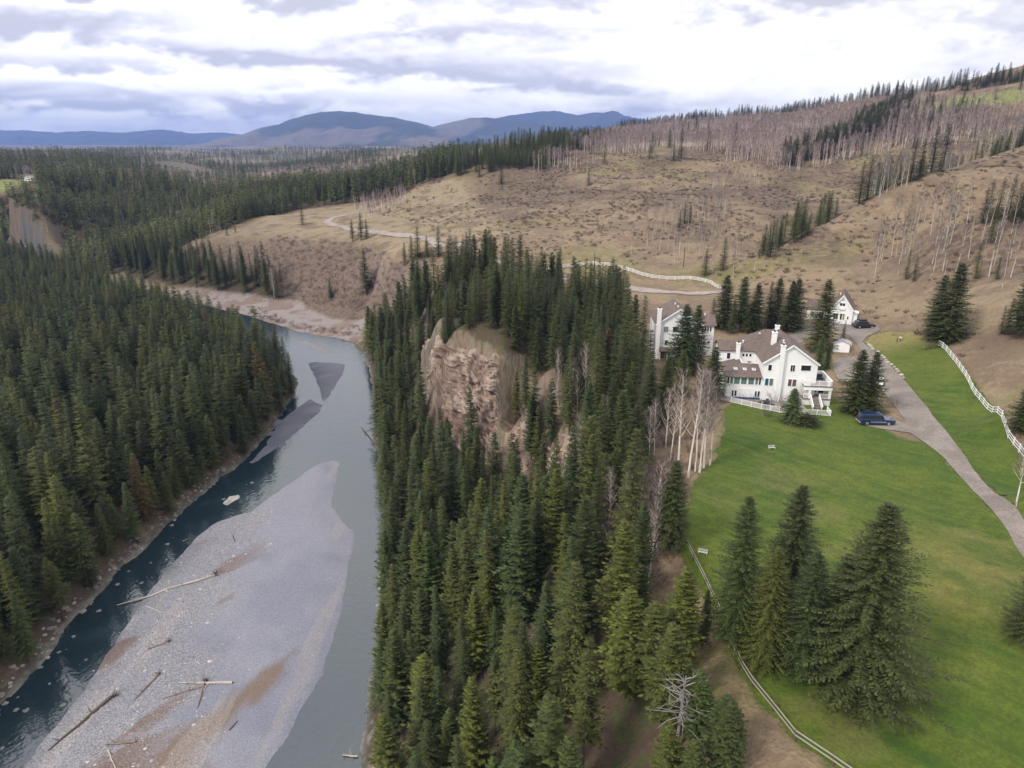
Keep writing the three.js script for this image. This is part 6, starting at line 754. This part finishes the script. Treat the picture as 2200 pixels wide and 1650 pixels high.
    for (let j = 0, k = 0; j <= rows; j++) {
      const s = j / rows * len; while (k < 119 && path[k + 1][3] < s) k++;
      const u = clamp((s - path[k][3]) / (path[k + 1][3] - path[k][3] || 1)), P = [0, 1, 2].map((q) => mix(path[k][q], path[k + 1][q], u)), w = i * 0.6;
      const e = Math.min(1, i / 5, (n - 1 - i) / 5, j / 5, (rows - j) / 6), A = cell(w * 0.33 + P[1] * 0.1, P[1] * 0.28 - w * 0.06), B = cell(w * 1.05 + 40, P[1] * 0.85), D = cell(w * 2.3, P[1] * 2.0 + 9), r3 = D[0] - 0.5;
      const out = -0.5 + e * (0.75 + A[0] * 1.5 + B[0] * 0.75 + D[0] * 0.4 - (A[1] < 0.12 ? 0.5 : 0) - (B[1] < 0.12 ? 0.25 : 0));
      fp.push(P[0] + ox / ol * out, P[1] + out * 0.2 + r3 * 0.35 * e, P[2] + oz / ol * out);
      const m = fbm(P[0] * 0.9 + 4, P[1] * 0.9 + P[2] * 0.5, 4); let c = mix3([0.215, 0.15, 0.12], [0.32, 0.25, 0.205], sstep(0.25, 0.75, A[0] * 0.45 + B[0] * 0.25 + m * 0.3)); c = mix3(c, [0.13, 0.085, 0.065], sstep(0.56, 0.66, fbm(P[0] * 0.5 + 30, P[1] * 0.4 + P[2] * 0.3, 4)) * 0.75); const gk = 0.75 + 0.5 * D[0]; fc.push(c[0] * gk, c[1] * gk, c[2] * gk);
    }
  }
  for (let i = 0; i + 1 < n; i++) for (let j = 0; j < rows; j++) { const a = i * (rows + 1) + j; fi.push(a, a + 1, a + rows + 1, a + 1, a + rows + 2, a + rows + 1); }
  const fg = new THREE.BufferGeometry(); fg.setAttribute('position', new THREE.Float32BufferAttribute(fp, 3)); fg.setAttribute('color', new THREE.Float32BufferAttribute(fc, 3)); fg.setIndex(fi);
  const fn = fg.toNonIndexed(); fn.computeVertexNormals(); kind(mesh('rock_face', fn, new THREE.MeshStandardMaterial({ vertexColors: true, roughness: 1, side: THREE.DoubleSide })), 'structure', 'pale crumbling rock face above the river');
  const cliff = scatter(1004, -40, 30, -175, -60, 0.8, (x, z, r) => { const e = Math.min(sdPoly(ROCKFACE, x, z), sdPoly(SOILBANK, x, z) + 2); return e < 1 && r() < 0.6 && 0.3 + 1.0 * r() * r() + (e < -0.5 && sdPoly(ROCKFACE, x, z) < 0 && r() < 0.25 ? 1.1 : 0); });
  massOf('rubble', 'broken rock and rubble on the eroded cliff', stone, new THREE.MeshStandardMaterial({ color: lin(0.34, 0.27, 0.21), roughness: 1 }), cliff, R, 1, (r) => { const k = 0.6 + 0.7 * r(); return [k, k * 0.97, k * 0.94]; });
  const scree = scatter(1006, -420, -270, -520, -400, 2.2, (x, z, r) => inside(SCREE, x, z, 1) && r() < 0.5 && 0.6 + 2.0 * r() * r());
  massOf('rubble', 'grey scree below the far plateau', stone, new THREE.MeshStandardMaterial({ color: lin(0.2, 0.19, 0.185), roughness: 1 }), scree, R, 1, greyish);
  const riffle = scatter(1005, -75, -48, -150, -62, 1.3, (x, z, r) => { const e = sdPoly(RIVER, x, z); return e < -0.5 && e > -9 && sdPoly(BAR_MAIN, x, z) > 0.5 && r() < 0.09 && 0.4 + 0.5 * r(); });
  massOf('rubble', 'rocks breaking the surface of the dark side channel', stone, new THREE.MeshStandardMaterial({ color: lin(0.16, 0.16, 0.15), roughness: 0.6 }), riffle.map(([x, z, h]) => [x, z, h, -0.12]), R, 1, greyish);
  // dead tree among the pines
  const p = [13.7,-46,7.6], D = new Soup(), H = Math.max(7, Math.min(12, p[2])), grey = [0.24, 0.225, 0.21];
  const T = new Soup(); limb(T, [[0, -0.5, 0], [0.1, H * 0.5, 0], [0.2, H, 0.1]], [0.2, 0.14, 0.04], 7, () => grey);
  for (let i = 0; i < 44; i++) { const t = 0.35 + 0.63 * R(), a = i * 2.4, l = (1.2 + 2.0 * R()) * (1.25 - t * 0.7), b = [0.2 * t, H * t, 0.1 * t]; let d = nrm([Math.cos(a), (R() - 0.3) * 0.6, Math.sin(a)]); const m = vadd(b, d, l * 0.5); d = nrm([d[0] + (R() - 0.5), d[1] + (R() - 0.5) * 0.7, d[2] + (R() - 0.5)]); const e = vadd(m, d, l * 0.55); limb(D, [b, m, e], [0.07, 0.045, 0.012], 4, () => { const q = 0.8 + 0.4 * R(); return grey.map((v) => v * q); }); for (let k = 0; k < 3; k++) { const s = vadd(m, vadd(e, m, -1), R() * 0.8); limb(D, [s, vadd(s, nrm([R() - 0.5, R() - 0.4, R() - 0.5]), 0.4 + 0.5 * R())], [0.03, 0.008], 3, () => grey); } }
  const g = thing('dead_tree', 'dead tree with a tangle of bare silvery branches beside the pines', 'dead tree', p[0], groundAt(p[0], p[1]), p[1]); mesh('trunk', T.geo(), woodMat, g); mesh('branches', D.geo(), woodMat, g);
}
// ---------------------------------------------------------------- distant hills
{
  const tex = colourMap(512, 512, (u, v, o) => { const k = 0.45 + 0.75 * (0.4 * tileNoise(u, v, 50) + 0.35 * tileNoise(u, v, 120) + 0.25 * tileNoise(u, v, 18)); o[0] = o[1] = o[2] = clamp(k); }, true);
  const hill = (crest, run, label, tan, seed) => {
    const C0 = resample(crest.map(([x, y, z]) => [x, y, z]), 80), n = C0.length, rows = 40, p = [], uv = [], col = [], ix = [];
    for (let i = 0; i < n; i++) for (let j = 0; j <= rows; j++) {
      const s = j / rows * 1.35 - 0.35, [x, y, z] = C0[i], len = Math.hypot(x, z), k = 1 - s * run / len, X = x * k, Z = z * k, f = s < 0 ? 1 + s * 1.8 : Math.pow(1 - s, 1.35);
      const r = Math.abs(fbm(X * 0.0014 + seed, Z * 0.0008, 4) - 0.5) * 2, q = fbm(X * 0.012 + seed, Z * 0.012, 3), h = 20 + (y - 20) * (s < 0 ? f : f + Math.sin(clamp(s) * Math.PI) * (r - 0.34) * 1.15) + (q - 0.5) * 34;
      p.push(X, h, Z); uv.push(X / 1100, Z / 1100 + h / 500); const t = tan ? sstep(0.5, 0.6, fbm(X * 0.0016 + 8, Z * 0.0011 + 1, 4) + tan(X, h)) : 0; col.push(...mix3([0.026, 0.037, 0.019], [0.15, 0.12, 0.085], t));
    }
    for (let i = 0; i + 1 < n; i++) for (let j = 0; j < rows; j++) { const a = i * (rows + 1) + j; ix.push(a, a + rows + 1, a + 1, a + 1, a + rows + 1, a + rows + 2); }
    const g = new THREE.BufferGeometry(); g.setAttribute('position', new THREE.Float32BufferAttribute(p, 3)); g.setAttribute('uv', new THREE.Float32BufferAttribute(uv, 2)); g.setAttribute('color', new THREE.Float32BufferAttribute(col, 3)); g.setIndex(ix); g.computeVertexNormals();
    kind(mesh('distant_hill', g, new THREE.MeshStandardMaterial({ map: tex, vertexColors: true, roughness: 1, side: THREE.DoubleSide })), 'structure', label);
  };
  hill([[-4052.6,-9.7,-8426.2], [-3526.3,60.1,-8450.1], [-3052.6,164.6,-8485.9], [-2842.1,239.3,-8511.4], [-2631.6,269.2,-8521.6], [-2421.1,348.9,-8548.9], [-2157.9,393.7,-8564.2], [-1947.4,413.6,-8571], [-1684.2,378.8,-8559.1], [-1421.1,353.9,-8550.6], [-1157.9,309.1,-8535.3], [-894.7,239.3,-8511.4], [-710.5,289.1,-8528.4], [-473.7,338.9,-8545.5], [-210.5,338.9,-8545.5], [105.3,309.1,-8535.3], [526.3,249.3,-8514.8], [1157.9,149.7,-8480.7]], 2800, 'wooded blue hill with tan clearings rising beyond the valley', (x, h) => (x < -1900 && x > -3000 && h < 330 ? 0.08 : 0) + (h < 120 ? 0.02 : -0.1), 3);
  hill([[-1315.8,168.4,-10600.9], [-657.9,330.2,-10656.3], [-197.4,404.9,-10681.9], [131.6,467.2,-10703.2], [592.1,504.5,-10715.9], [921.1,442.3,-10694.6], [1250,485.8,-10709.5], [1578.9,429.8,-10690.4], [1973.7,367.6,-10669.1], [2631.6,255.5,-10630.7], [3289.5,168.4,-10600.9]], 2400, 'blue hills behind the brown hillside', null, 11);
  hill([[-11513.2,176.2,-13245.8], [-9868.4,230.6,-13264.5], [-9046.1,277.3,-13280.5], [-8552.6,269.5,-13277.8], [-8059.2,238.4,-13267.1], [-7483.6,269.5,-13277.8], [-6907.9,230.6,-13264.5], [-6167.8,292.9,-13285.8], [-5674.3,222.8,-13261.8], [-5098.7,238.4,-13267.1], [-4605.3,183.9,-13248.5], [-3618.4,98.3,-13219.2]], 3500, 'long low range of blue hills on the horizon', null, 17);
}
renderer.render(scene, camera);
